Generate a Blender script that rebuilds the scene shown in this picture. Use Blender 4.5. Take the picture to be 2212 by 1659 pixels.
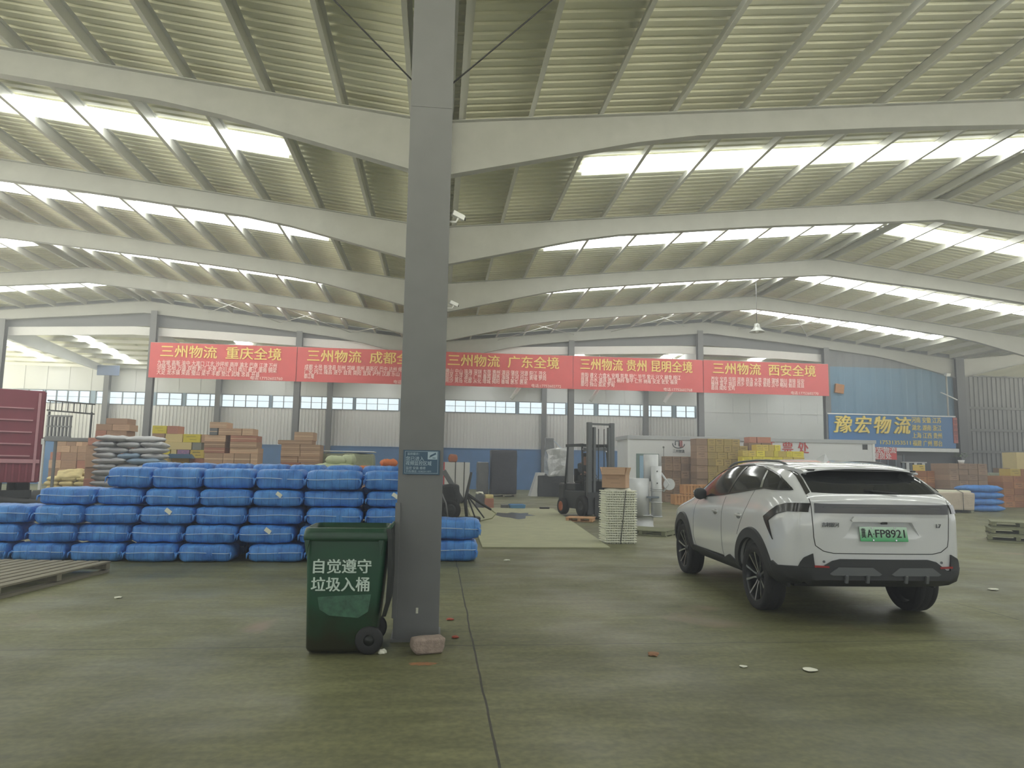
import bpy, bmesh, math, random
from mathutils import Vector, Matrix, Euler, noise
from mathutils.bvhtree import BVHTree
PI = math.pi
R = math.radians
SC = bpy.context.scene
COL = bpy.context.collection
for _o in list(bpy.data.objects):
    bpy.data.objects.remove(_o)
rng = random.Random(7)

# ------------------------------------------------------------ camera, world, light, exposure
EYE = Vector((0.0, 0.0, 1.58))
FPX = 1534.0
cam_data = bpy.data.cameras.new('camera')
cam_data.sensor_width = 36.0
cam_data.lens = FPX / 2212.0 * 36.0
cam_data.clip_end = 300
cam = bpy.data.objects.new('camera', cam_data)
COL.objects.link(cam)
CAMROT = (Matrix.Rotation(-0.10400635, 3, 'Z') @ Matrix.Rotation(PI / 2 + 0.11494194, 3, 'X') @ Matrix.Rotation(0.016, 3, 'Z'))
cam.matrix_world = Matrix.Translation(EYE) @ CAMROT.to_4x4()
SC.camera = cam

SKYLIGHT = 9.0          # radiance of the translucent roof strips
world = bpy.data.worlds.new('sky')
SC.world = world
world.use_nodes = True
wn = world.node_tree
wn.nodes.clear()
_tc = wn.nodes.new('ShaderNodeTexCoord')
_sx = wn.nodes.new('ShaderNodeSeparateXYZ')
_rp = wn.nodes.new('ShaderNodeValToRGB')
_mp = wn.nodes.new('ShaderNodeMapRange')
_mp.inputs['From Min'].default_value = -1.0
_bg = wn.nodes.new('ShaderNodeBackground')
_wo = wn.nodes.new('ShaderNodeOutputWorld')
wn.links.new(_tc.outputs['Generated'], _sx.inputs[0])
wn.links.new(_sx.outputs['Z'], _mp.inputs['Value'])
wn.links.new(_mp.outputs[0], _rp.inputs[0])
wn.links.new(_rp.outputs[0], _bg.inputs['Color'])
wn.links.new(_bg.outputs[0], _wo.inputs['Surface'])
_rp.color_ramp.elements[0].position = 0.44
_rp.color_ramp.elements[0].color = (13.2, 12.9, 10.6, 1)     # glow below the horizon, added and boosted to brighten the ceiling
_rp.color_ramp.elements[1].position = 0.49
_rp.color_ramp.elements[1].color = (1.4, 1.46, 1.48, 1)      # hazy sky
_bg.inputs['Strength'].default_value = 1.0

vs = SC.view_settings
vs.view_transform = 'Standard'
vs.look = 'None'
vs.exposure = 0.0
vs.gamma = 1.0
vs.use_curve_mapping = False
SC.cycles.max_bounces = 6
SC.cycles.diffuse_bounces = 4
SC.cycles.glossy_bounces = 3
SC.cycles.transmission_bounces = 4
SC.cycles.caustics_reflective = False
SC.cycles.caustics_refractive = False
SC.cycles.sample_clamp_indirect = 6.0

# ------------------------------------------------------------ helpers
def lin(c):
    return c / 12.92 if c <= 0.04045 else ((c + 0.055) / 1.055) ** 2.4
def rgb(r, g, b):
    return (lin(r / 255), lin(g / 255), lin(b / 255), 1)

MATS = {}
def mat(name, col, rough=0.6, metal=0.0, var=0.0, scale=6.0, bump=0.0, bscale=30.0, emit=0.0, coat=0.0, stretch=(1, 1, 1), dark=None, spec=None, trans=0.0):
    """A Principled material; var mixes a darker or given second tone in by noise, bump adds noise relief."""
    if name in MATS:
        return MATS[name]
    m = bpy.data.materials.new(name)
    m.use_nodes = True
    nt = m.node_tree
    b = nt.nodes['Principled BSDF']
    b.inputs['Base Color'].default_value = col
    b.inputs['Roughness'].default_value = rough
    b.inputs['Metallic'].default_value = metal
    if spec is not None:
        b.inputs['Specular IOR Level'].default_value = spec
    if coat:
        b.inputs['Coat Weight'].default_value = coat
        b.inputs['Coat Roughness'].default_value = 0.06
    if trans:
        b.inputs['Transmission Weight'].default_value = trans
    if emit:
        b.inputs['Emission Color'].default_value = col
        b.inputs['Emission Strength'].default_value = emit
    if var or bump:
        tc = nt.nodes.new('ShaderNodeTexCoord')
        mp = nt.nodes.new('ShaderNodeMapping')
        mp.inputs['Scale'].default_value = stretch
        nt.links.new(tc.outputs['Object'], mp.inputs[0])
    if var:
        n = nt.nodes.new('ShaderNodeTexNoise')
        n.inputs['Scale'].default_value = scale
        n.inputs['Detail'].default_value = 6
        n.inputs['Roughness'].default_value = 0.65
        r = nt.nodes.new('ShaderNodeValToRGB')
        r.color_ramp.elements[0].position = 0.3
        r.color_ramp.elements[1].position = 0.72
        d = dark or tuple(c * (1 - var) for c in col[:3]) + (1,)
        r.color_ramp.elements[0].color = d
        r.color_ramp.elements[1].color = col
        nt.links.new(mp.outputs[0], n.inputs['Vector'])
        nt.links.new(n.outputs['Fac'], r.inputs[0])
        nt.links.new(r.outputs[0], b.inputs['Base Color'])
    if bump:
        n2 = nt.nodes.new('ShaderNodeTexNoise')
        n2.inputs['Scale'].default_value = bscale
        n2.inputs['Detail'].default_value = 4
        bp = nt.nodes.new('ShaderNodeBump')
        bp.inputs['Strength'].default_value = bump
        bp.inputs['Distance'].default_value = 0.02
        nt.links.new(mp.outputs[0], n2.inputs['Vector'])
        nt.links.new(n2.outputs['Fac'], bp.inputs['Height'])
        nt.links.new(bp.outputs[0], b.inputs['Normal'])
    MATS[name] = m
    return m

class MB:
    """Collects shapes in one bmesh and links them as ONE mesh object."""
    def __init__(self):
        self.bm = bmesh.new()
    def _add(self, verts, faces, M=None, smooth=False):
        vs_ = [self.bm.verts.new(M @ Vector(v) if M is not None else v) for v in verts]
        out = []
        for f in faces:
            try:
                fc = self.bm.faces.new([vs_[i] for i in f])
                fc.smooth = smooth
                out.append(fc)
            except ValueError:
                pass
        return vs_, out
    def box(self, c, s, rot=None, bev=0.0, seg=2):
        hx, hy, hz = s[0] / 2, s[1] / 2, s[2] / 2
        vv = [(x, y, z) for x in (-hx, hx) for y in (-hy, hy) for z in (-hz, hz)]
        ff = [(0, 1, 3, 2), (4, 6, 7, 5), (0, 4, 5, 1), (2, 3, 7, 6), (0, 2, 6, 4), (1, 5, 7, 3)]
        M = Matrix.Translation(c)
        if rot:
            M = M @ Euler(rot).to_matrix().to_4x4()
        v, f = self._add(vv, ff, M)
        if bev:
            es = list({e for x in f for e in x.edges})
            bmesh.ops.bevel(self.bm, geom=es, offset=bev, segments=seg, affect='EDGES', profile=0.6)
        return self
    def bounds(self, x0, x1, y0, y1, z0, z1, bev=0.0):
        return self.box(((x0 + x1) / 2, (y0 + y1) / 2, (z0 + z1) / 2), (x1 - x0, y1 - y0, z1 - z0), None, bev)
    def tube(self, pts, r, n=8, cap=True, smooth=True):
        pts = [Vector(p) for p in pts]
        rs = r if isinstance(r, (list, tuple)) else [r] * len(pts)
        rings = []
        up = None
        for i, p in enumerate(pts):
            d = (pts[min(i + 1, len(pts) - 1)] - pts[max(i - 1, 0)])
            d = d.normalized() if d.length > 1e-9 else Vector((0, 0, 1))
            if up is None or abs(up.dot(d)) > 0.98:
                up = Vector((0, 0, 1)) if abs(d.z) < 0.9 else Vector((0, 1, 0))
            a = d.cross(up).normalized()
            b = a.cross(d).normalized()
            up = b
            rings.append([self.bm.verts.new(p + a * math.cos(2 * PI * k / n) * rs[i] + b * math.sin(2 * PI * k / n) * rs[i]) for k in range(n)])
        for i in range(len(rings) - 1):
            for k in range(n):
                f = self.bm.faces.new((rings[i][k], rings[i][(k + 1) % n], rings[i + 1][(k + 1) % n], rings[i + 1][k]))
                f.smooth = smooth
        if cap:
            self.bm.faces.new(rings[0][::-1])
            self.bm.faces.new(rings[-1])
        return self
    def cyl(self, c, r, h, n=24, axis='Z', r2=None, smooth=True):
        d = {'X': Vector((1, 0, 0)), 'Y': Vector((0, 1, 0)), 'Z': Vector((0, 0, 1))}[axis]
        c = Vector(c)
        return self.tube([c - d * h / 2, c + d * h / 2], [r, r if r2 is None else r2], n, True, smooth)
    def lathe(self, prof, M=None, n=32, smooth=True, close=False):
        """prof: (radius, height) pairs turned about local Z."""
        M = M or Matrix.Identity(4)
        rings = [[self.bm.verts.new(M @ Vector((max(r, 1e-5) * math.cos(2 * PI * k / n), max(r, 1e-5) * math.sin(2 * PI * k / n), h))) for k in range(n)] for r, h in prof]
        m = len(rings)
        for i in range(m if close else m - 1):
            A, B = rings[i], rings[(i + 1) % m]
            for k in range(n):
                f = self.bm.faces.new((A[k], A[(k + 1) % n], B[(k + 1) % n], B[k]))
                f.smooth = smooth
        return self
    def prism(self, poly, d, M=None, smooth=False):
        """poly in local XY extruded by d along local Z."""
        n = len(poly)
        vv = [(x, y, 0) for x, y in poly] + [(x, y, d) for x, y in poly]
        ff = [tuple(range(n - 1, -1, -1)), tuple(range(n, 2 * n))] + [(i, (i + 1) % n, n + (i + 1) % n, n + i) for i in range(n)]
        self._add(vv, ff, M, smooth)
        return self
    def grid(self, P, smooth=True, close_u=False):
        """P[i][j] points."""
        V = [[self.bm.verts.new(p) for p in row] for row in P]
        nu = len(V)
        for i in range(nu if close_u else nu - 1):
            A, B = V[i], V[(i + 1) % nu]
            for j in range(len(A) - 1):
                f = self.bm.faces.new((A[j], A[j + 1], B[j + 1], B[j]))
                f.smooth = smooth
        return V
    def build(self, name, m, parent=None, weld=False):
        if weld:
            bmesh.ops.remove_doubles(self.bm, verts=self.bm.verts[:], dist=1e-5)
        bmesh.ops.recalc_face_normals(self.bm, faces=self.bm.faces[:])
        me = bpy.data.meshes.new(name)
        self.bm.to_mesh(me)
        self.bm.free()
        if m is not None:
            me.materials.append(m)
        o = bpy.data.objects.new(name, me)
        COL.objects.link(o)
        if parent is not None:
            o.parent = parent
        return o

def tag(o, label=None, cat=None, group=None, kind=None):
    if label:
        o['label'] = label
    if cat:
        o['category'] = cat
    if group:
        o['group'] = group
    if kind:
        o['kind'] = kind
    return o
def struct(o, label=None, cat=None, group=None):
    return tag(o, label, cat, group, 'structure')
def empty(name, loc=(0, 0, 0), rz=0.0):
    o = bpy.data.objects.new(name, None)
    o.empty_display_size = 0.2
    o.location = loc
    o.rotation_euler = (0, 0, rz)
    COL.objects.link(o)
    return o
KIDS = {}
def kids(o):
    return [c for c in bpy.data.objects if c.parent == o]
def dup(o, loc=None, rz=None, parent=None, ch=None):
    """A copy of a thing and of each of its parts and sub-parts (mesh data shared)."""
    c = o.copy()
    COL.objects.link(c)
    if parent is not None:
        c.parent = parent
    if loc is not None:
        c.location = loc
    if rz is not None:
        c.rotation_euler = (0, 0, rz)
    if o.name not in KIDS:
        KIDS[o.name] = kids(o)
    for k in KIDS[o.name]:
        dup(k, parent=c)
    return c

def ray(u, v):
    """World direction of a photograph pixel (2212 x 1659)."""
    return CAMROT @ Vector(((u - 1106) / FPX, (829.5 - v) / FPX, -1))
def at(u, v, Y):
    """The point at depth Y behind a photograph pixel."""
    d = ray(u, v)
    return EYE + d * (Y / d.y)
def floor_at(u, v, z=0.0):
    d = ray(u, v)
    return EYE + d * ((z - EYE.z) / d.z)

def text(body, size, m, parent=None, loc=(0, 0, 0), rot=(PI / 2, 0, 0), bold=0.0, ext=0.002, align='CENTER', width=None, name='lettering', shear=0.0, sx=1.0, line=1.0, gap=1.0):
    c = bpy.data.curves.new(name, 'FONT')
    c.body = body
    c.size = size
    c.align_x = align
    c.align_y = 'CENTER'
    c.extrude = ext
    c.shear = shear
    c.space_line = line
    c.space_character = gap
    c.resolution_u = 3
    t = bpy.data.objects.new(name, c)
    COL.objects.link(t)
    bpy.context.view_layer.update()
    dg = bpy.context.evaluated_depsgraph_get()
    me = bpy.data.meshes.new_from_object(t.evaluated_get(dg))
    bpy.data.objects.remove(t)
    bpy.data.curves.remove(c)
    if width:
        xs = [v.co.x for v in me.vertices]
        k = width / max(1e-6, (max(xs) - min(xs)))
        cx = (max(xs) + min(xs)) / 2
        for v in me.vertices:
            v.co.x = (v.co.x - cx) * k if align == 'CENTER' else v.co.x * k
    elif sx != 1.0:
        for v in me.vertices:
            v.co.x *= sx
    if bold:
        # thicker strokes: the outline repeated a stroke-width aside
        tb_ = bmesh.new()
        for dx, dy, dz in ((-1, 0, 0), (1, 0, 1), (0, .8, 2)):
            n0 = len(tb_.verts)
            tb_.from_mesh(me)
            tb_.verts.ensure_lookup_table()
            for v in tb_.verts[n0:]:
                v.co.x += dx * bold * size * .8
                v.co.y += dy * bold * size * .8
                v.co.z += dz * max(.0006, size * .006)
        tb_.to_mesh(me)
        tb_.free()
    me.materials.clear()
    me.materials.append(m)
    o = bpy.data.objects.new(name, me)
    COL.objects.link(o)
    o.location = loc
    o.rotation_euler = rot
    if parent is not None:
        o.parent = parent
    return o

# ------------------------------------------------------------ materials of the hall
M_roof = mat('roof_sheet', rgb(234, 233, 208), 0.5, 0.0, 0.10, 0.5)
M_steel = mat('grey_steel_paint', rgb(118, 119, 120), 0.5, 0.1, 0.12, 3)
M_postdark = mat('dark_post_paint', rgb(92, 94, 96), .5, .1, .12, 3)
M_steel_dark = mat('dark_steel_paint', rgb(174, 175, 170), 0.5, 0.1, 0.12, 3)
M_purlin = mat('galvanised_purlin', rgb(214, 214, 206), 0.45, 0.2, 0.1, 2)
M_white_wall = mat('white_wall_panel', rgb(214, 216, 216), 0.6, 0, 0.06, 1)
M_grey_sheet = mat('grey_wall_sheet', rgb(222, 222, 221), 0.5, 0.1, 0.10, 0.7, stretch=(1, 1, 0.3))
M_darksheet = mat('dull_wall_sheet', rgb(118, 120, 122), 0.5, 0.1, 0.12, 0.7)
M_blue_wall = mat('blue_wainscot_paint', rgb(92, 134, 186), 0.6, 0, 0.22, 1.3)
M_blue_sheet = mat('blue_wall_sheet', rgb(104, 138, 164), 0.5, 0.1, 0.12, 0.9)
M_black = mat('black_plastic', rgb(34, 35, 36), 0.55)
M_white = mat('white_paint', rgb(226, 228, 228), 0.5)
M_frame = mat('window_frame_grey', rgb(112, 122, 132), 0.5)
M_red = mat('banner_red', rgb(216, 98, 98), 0.55, 0, 0.08, 1.5)
M_yellow = mat('banner_yellow', rgb(238, 212, 122), 0.55)
M_skylight = bpy.data.materials.new('translucent_roof_strip')
M_skylight.use_nodes = True
_n = M_skylight.node_tree
_n.nodes.clear()
_e = _n.nodes.new('ShaderNodeEmission')
_e.inputs['Color'].default_value = (0.97, 1.0, 0.97, 1)
_e.inputs['Strength'].default_value = SKYLIGHT
_oo = _n.nodes.new('ShaderNodeOutputMaterial')
_n.links.new(_e.outputs[0], _oo.inputs['Surface'])

# concrete floor: olive grey, cloudy stains, drag marks, fine joints
def floor_material():
    m = bpy.data.materials.new('concrete_floor')
    m.use_nodes = True
    nt = m.node_tree
    L = nt.links
    b = nt.nodes['Principled BSDF']
    geo = nt.nodes.new('ShaderNodeNewGeometry')
    def noise_(scale, detail=6, vec=None, dist=0.0):
        n = nt.nodes.new('ShaderNodeTexNoise')
        n.inputs['Scale'].default_value = scale
        n.inputs['Detail'].default_value = detail
        n.inputs['Distortion'].default_value = dist
        L.new(vec or geo.outputs['Position'], n.inputs['Vector'])
        return n.outputs['Fac']
    def ramp(f, p0, c0, p1, c1):
        r = nt.nodes.new('ShaderNodeValToRGB')
        r.color_ramp.elements[0].position = p0
        r.color_ramp.elements[0].color = c0
        r.color_ramp.elements[1].position = p1
        r.color_ramp.elements[1].color = c1
        L.new(f, r.inputs[0])
        return r.outputs[0]
    def mix(f, a, c, mode='MIX'):
        x = nt.nodes.new('ShaderNodeMix')
        x.data_type = 'RGBA'
        x.blend_type = mode
        if isinstance(f, float):
            x.inputs['Factor'].default_value = f
        else:
            L.new(f, x.inputs['Factor'])
        L.new(a, x.inputs['A'])
        if isinstance(c, tuple):
            x.inputs['B'].default_value = c
        else:
            L.new(c, x.inputs['B'])
        return x.outputs['Result']
    base = ramp(noise_(0.35, 8, None, 0.6), 0.36, rgb(98, 98, 67), 0.66, rgb(124, 124, 88))
    st = nt.nodes.new('ShaderNodeMapping')
    st.inputs['Scale'].default_value = (0.5, 2.6, 1)
    st.inputs['Rotation'].default_value = (0, 0, 0.12)
    L.new(geo.outputs['Position'], st.inputs[0])
    streak = ramp(noise_(2.6, 10, st.outputs[0], 0.3), 0.40, (0.74, 0.74, 0.72, 1), 0.72, (1.15, 1.15, 1.13, 1))
    c1 = mix(0.8, base, streak, 'MULTIPLY')
    fine = ramp(noise_(20, 9), 0.36, (0.72, 0.72, 0.7, 1), 0.68, (1.16, 1.16, 1.14, 1))
    c2 = mix(0.8, c1, fine, 'MULTIPLY')
    # rusty pink wear in a few patches
    rust = ramp(noise_(0.42, 7, None, 0.8), 0.66, (0, 0, 0, 1), 0.76, (1, 1, 1, 1))
    c3 = mix(rust, c2, rgb(140, 118, 100))
    # joints between the cast bays
    sep = nt.nodes.new('ShaderNodeSeparateXYZ')
    L.new(geo.outputs['Position'], sep.inputs[0])
    wob = noise_(1.1, 3)
    def joint(out, period, off, w):
        a = nt.nodes.new('ShaderNodeMath'); a.operation = 'MULTIPLY_ADD'
        L.new(wob, a.inputs[0]); a.inputs[1].default_value = 0.05
        L.new(out, a.inputs[2])
        s = nt.nodes.new('ShaderNodeMath'); s.operation = 'SUBTRACT'
        L.new(a.outputs[0], s.inputs[0]); s.inputs[1].default_value = off - period / 2
        p = nt.nodes.new('ShaderNodeMath'); p.operation = 'PINGPONG'
        L.new(s.outputs[0], p.inputs[0]); p.inputs[1].default_value = period / 2
        d = nt.nodes.new('ShaderNodeMath'); d.operation = 'SUBTRACT'
        d.inputs[0].default_value = period / 2
        L.new(p.outputs[0], d.inputs[1])
        g = nt.nodes.new('ShaderNodeMath'); g.operation = 'LESS_THAN'
        L.new(d.outputs[0], g.inputs[0]); g.inputs[1].default_value = w
        return g.outputs[0]
    c4 = mix(joint(sep.outputs['X'], 6.0, 0.40, 0.008), c3, rgb(52, 50, 42))
    c5 = mix(joint(sep.outputs['Y'], 6.0, 6.52, 0.008), c4, rgb(60, 58, 48))
    L.new(c5, b.inputs['Base Color'])
    rr = ramp(noise_(0.9, 5), 0.35, (0.42, 0.42, 0.42, 1), 0.7, (0.72, 0.72, 0.72, 1))
    L.new(rr, b.inputs['Roughness'])
    bp = nt.nodes.new('ShaderNodeBump')
    bp.inputs['Strength'].default_value = 0.25
    bp.inputs['Distance'].default_value = 0.01
    L.new(noise_(14, 8), bp.inputs['Height'])
    L.new(bp.outputs[0], b.inputs['Normal'])
    return m
M_floor = floor_material()

# ------------------------------------------------------------ the hall
CX0 = -0.14            # valley column line
HALF = 14.45           # half span of a bay
XR, XL = CX0 + 2 * HALF, CX0 - 2 * HALF
RIDGES = (CX0 + HALF, CX0 - HALF)
Z_VALLEY, SLOPE = 8.12, 0.11
FRAMES = (0.9, 6.87, 12.6, 18.5, 24.5, 30.4, 36.4)
STRIPS = (2.4, 8.4, 15.4, 21.4, 27.4, 33.4)
Y_NEAR, Y_GABLE, Y_BACK = -7.0, 36.4, 48.0
def roof_z(x):
    d = abs(x - CX0)
    d = d if d <= HALF else 2 * HALF - d
    return Z_VALLEY + SLOPE * d if d >= 0 else Z_VALLEY + SLOPE * -d

fl = MB()
fl.bounds(XL - 6, 60, Y_NEAR - 8, 62, -0.2, 0.0)
struct(fl.build('floor', M_floor))

def corrugated(mb, xa, xb, ya, yb, nx=2, pitch=0.25, depth=0.035, zoff=0.0, zf=roof_z):
    """Ribbed sheet between xa..xb (ribs run along x)."""
    n = max(2, int(round((yb - ya) / pitch)))
    ys = []
    for i in range(n):
        y0 = ya + (yb - ya) * i / n
        d = (yb - ya) / n
        ys += [(y0, 0.0), (y0 + d * 0.55, 0.0), (y0 + d * 0.65, depth), (y0 + d * 0.9, depth)]
    ys.append((yb, 0.0))
    P = []
    for k in range(nx):
        x = xa + (xb - xa) * k / (nx - 1)
        P.append([Vector((x, y, zf(x) + dz + zoff)) for y, dz in ys])
    mb.grid(P, smooth=False)

SKY_W = 0.8
SKY_IN, SKY_OUT = 3.36, HALF - 0.28
def slope_sheets(name, sgn, far_side):
    """One roof slope: opaque ribbed sheets with gaps for the translucent strips."""
    mb = MB()
    def X(d):
        return CX0 + sgn * d if not far_side else CX0 + sgn * (2 * HALF - d)
    a = Y_NEAR
    for s in STRIPS:
        corrugated(mb, X(0), X(HALF), a, s - SKY_W / 2)
        corrugated(mb, X(0), X(SKY_IN), s - SKY_W / 2, s + SKY_W / 2)
        corrugated(mb, X(SKY_OUT), X(HALF), s - SKY_W / 2, s + SKY_W / 2)
        a = s + SKY_W / 2
    corrugated(mb, X(0), X(HALF), a, Y_GABLE + 0.3)
    return struct(mb.build(name, M_roof))
nwin = 1
for sgn, side in ((1, 'right'), (-1, 'left')):
    for far in (False, True):
        slope_sheets('ceiling_%s_%s' % (side, 'far' if far else 'near'), sgn, far)
        for s in STRIPS:
            mb = MB()
            f = (lambda d: CX0 + sgn * (2 * HALF - d)) if far else (lambda d: CX0 + sgn * d)
            xa_, xb_ = f(SKY_IN), f(SKY_OUT)
            ya_, yb_ = s - SKY_W / 2, s + SKY_W / 2
            # panel dropped below the sheets so its glowing sides light the ceiling
            prof = [(ya_, 0.0), (ya_ + 0.015, -0.085)] + [(ya_ + 0.015 + (yb_ - ya_ - 0.03) * t / 8, -0.085 + 0.012 * (t % 2)) for t in range(1, 8)] + [(yb_ - 0.015, -0.085), (yb_, 0.0)]
            mb.grid([[Vector((x_, y_, roof_z(x_) + dz_)) for y_, dz_ in prof] for x_ in (xa_, xb_)], smooth=False)
            o = struct(mb.build('window_%d' % nwin, M_skylight))
            nwin += 1
# roof of the next bay on the right, without strips
mb = MB()
corrugated(mb, XR, XR + HALF, 27.0, 44, zf=lambda x: Z_VALLEY + SLOPE * (x - XR))
struct(mb.build('ceiling_side_bay', M_roof))

# purlins: Z sections hung under the sheets, one object each
PUR = [0.45, 1.75, 3.1, 4.53, 5.96, 7.39, 8.82, 10.25, 11.68, 13.11, 14.2]
pmb = MB()
pl = Y_GABLE - Y_NEAR
pmb.bounds(-0.006, 0.006, 0, pl, -0.24, -0.02)
pmb.bounds(-0.006, 0.07, 0, pl, -0.03, -0.018)
pmb.bounds(-0.07, 0.006, 0, pl, -0.246, -0.236)
pur0 = pmb.build('trim_1', M_purlin)
struct(pur0)
pur0.data.name = 'purlin'
pn = 1
for sgn in (1, -1):
    for far in (False, True):
        for d in PUR:
            x = CX0 + sgn * ((2 * HALF - d) if far else d)
            o = pur0 if pn == 1 else dup(pur0)
            o.name = 'trim_%d' % pn
            o.location = (x, Y_NEAR, roof_z(x))
            pn += 1
for d in PUR:
    o = dup(pur0)
    o.name = 'trim_%d' % pn
    o.location = (XR + d, 27.0, Z_VALLEY + SLOPE * d)
    o.scale = (1, 17.0 / pl, 1)
    pn += 1

# rafters: tapered H sections, one object per frame and slope
def rafter(x0, x1, y, zf, depth, name):
    """depth(d): depth of the beam at distance d from x0."""
    mb = MB()
    n = 12
    top, bot = [], []
    for i in range(n + 1):
        x = x0 + (x1 - x0) * i / n
        zt = zf(x) - 0.25
        top.append((x, zt))
        bot.append((x, zt - depth(abs(x - x0))))
    for i in range(n):
        (xa, za), (xb, zb) = top[i], top[i + 1]
        (xc, zc), (xd, zd) = bot[i], bot[i + 1]
        def slab(pa, pb, w, t):
            v = [(pa[0], y - w, pa[1]), (pb[0], y - w, pb[1]), (pb[0], y + w, pb[1]), (pa[0], y + w, pa[1])]
            v += [(a, b, c - t) for a, b, c in v]
            mb._add(v, [(0, 1, 2, 3), (7, 6, 5, 4), (0, 4, 5, 1), (2, 6, 7, 3), (1, 5, 6, 2), (3, 7, 4, 0)])
        slab((xa, za), (xb, zb), 0.1, 0.014)
        slab((xc, zc + 0.014), (xd, zd + 0.014), 0.1, 0.014)
        v = [(xa, y - 0.006, za), (xb, y - 0.006, zb), (xd, y - 0.006, zd), (xc, y - 0.006, zc)]
        v += [(a, b + 0.012, c) for a, b, c in v]
        mb._add(v, [(0, 1, 2, 3), (7, 6, 5, 4)])
    return struct(mb.build(name, M_steel_dark))
def haunch(d):
    return 1.05 - 0.55 * min(1, d / 4.2) if d < 4.2 else 0.5 + 0.12 * min(1, max(0, (d - 9) / 5))
rn = 1
for y in FRAMES:
    for sgn in (1, -1):
        rafter(CX0 + sgn * 0.2, CX0 + sgn * HALF, y, roof_z, haunch, 'beam_%d' % rn); rn += 1
        rafter(CX0 + sgn * (2 * HALF - 0.2), CX0 + sgn * HALF, y, roof_z, haunch, 'beam_%d' % rn); rn += 1
    if y > 26:
        rafter(XR + 0.2, XR + HALF, y, lambda x: Z_VALLEY + SLOPE * (x - XR), haunch, 'beam_%d' % rn); rn += 1
# valley gutters along the column lines
for i, x in enumerate((CX0, XR, XL)):
    mb = MB()
    mb.bounds(x - 0.28, x + 0.28, Y_NEAR, Y_GABLE, 7.98, 8.1)
    struct(mb.build('gutter_%d' % (i + 1), M_steel_dark))

# columns
def column(x, y, name, h=7.95, w=0.41, d=0.42, m=M_steel):
    mb = MB()
    mb.bounds(x - w / 2, x + w / 2, y - d / 2, y - d / 2 + 0.022, 0, h, 0.004)
    mb.bounds(x - w / 2, x + w / 2, y + d / 2 - 0.022, y + d / 2, 0, h, 0.004)
    mb.bounds(x - 0.008, x + 0.008, y - d / 2 + 0.02, y + d / 2 - 0.02, 0, h)
    mb.bounds(x - w / 2 + 0.01, x + w / 2 - 0.01, y - d / 2 - 0.006, y - d / 2 + 0.02, 5.06, 5.075)
    mb.bounds(x - w / 2 - 0.02, x + w / 2 + 0.02, y - d / 2 - 0.03, y + d / 2 + 0.03, 0.0, 0.025)
    return struct(mb.build(name, m))
cn = 1
for x in (CX0, XR, XL):
    for y in FRAMES[1:]:
        if x != CX0 and y < 12:
            continue
        o = column(x, y, 'column_%d' % cn, m=M_steel if x == CX0 else M_postdark, w=0.41 if x == CX0 else 0.5)
        cn += 1
# slender posts of the end frame
POSTS = (-21.1, -14.1, -7.04, 6.9, 13.9, 21.0)
for x in POSTS:
    column(x, Y_GABLE, 'column_%d' % cn, h=roof_z(x) - 0.7, w=0.3, d=0.3, m=M_steel)
    cn += 1

# end frame: dark infill below the roof, pale strip, and the low back bay behind it
def gable_strip(xa, xb, zlo, zhi, y, m, name, t=0.06):
    n = 16
    mb = MB()
    for i in range(n):
        x0, x1 = xa + (xb - xa) * i / n, xa + (xb - xa) * (i + 1) / n
        v = [(x0, y, zlo(x0)), (x1, y, zlo(x1)), (x1, y, zhi(x1)), (x0, y, zhi(x0))]
        v += [(a, b + t, c) for a, b, c in v]
        mb._add(v, [(0, 1, 2, 3), (7, 6, 5, 4), (0, 4, 5, 1), (3, 2, 6, 7)])
    return struct(mb.build(name, m))
def strip_top(x):
    d = abs(x - CX0); d = d if d <= HALF else 2 * HALF - d
    return 7.62 + 0.6 * d / HALF
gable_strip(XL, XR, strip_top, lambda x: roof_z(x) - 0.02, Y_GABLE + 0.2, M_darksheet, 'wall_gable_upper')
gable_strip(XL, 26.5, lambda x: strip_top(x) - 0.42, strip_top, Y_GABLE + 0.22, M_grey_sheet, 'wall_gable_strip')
# back bay roof falling towards the back wall
def back_z(y):
    return 8.35 - (y - Y_GABLE) * 0.065
mb = MB()
P = []
for i in range(60):
    x0 = XL - 6 + i * (60 + 6 - XL) / 60
    for dx, dz in ((0, 0), (0.55, 0), (0.6, 0.04), (0.95, 0.04)):
        P.append([Vector((x0 + dx, y, back_z(y) + dz)) for y in (Y_GABLE + 0.3, Y_BACK + 0.2)])
mb.grid(P, smooth=False)
struct(mb.build('ceiling_back', M_roof))
pb = MB()
pb.bounds(0, 66, -0.006, 0.006, -0.2, -0.01)
pb.bounds(0, 66, -0.006, 0.06, -0.02, -0.01)
pb0 = pb.build('trim_%d' % pn, M_purlin)
struct(pb0)
for k in range(8):
    o = pb0 if k == 0 else dup(pb0)
    y = Y_GABLE + 1.0 + k * 1.45
    o.name = 'trim_%d' % pn
    o.location = (XL - 4, y, back_z(y))
    pn += 1
for x in (-21.1, -14.1, -7.04, 0, 6.9, 13.9):
    mb = MB()
    ya, yb = Y_GABLE + 0.2, Y_BACK
    v = []
    for yy, dep in ((ya, 0.75), (yb, 0.35)):
        v += [(x - 0.09, yy, back_z(yy) - 0.2), (x + 0.09, yy, back_z(yy) - 0.2), (x + 0.09, yy, back_z(yy) - 0.2 - dep), (x - 0.09, yy, back_z(yy) - 0.2 - dep)]
    mb._add(v, [(0, 1, 2, 3), (7, 6, 5, 4), (0, 4, 5, 1), (1, 5, 6, 2), (2, 6, 7, 3), (3, 7, 4, 0)])
    struct(mb.build('beam_%d' % rn, M_white_wall)); rn += 1
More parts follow.
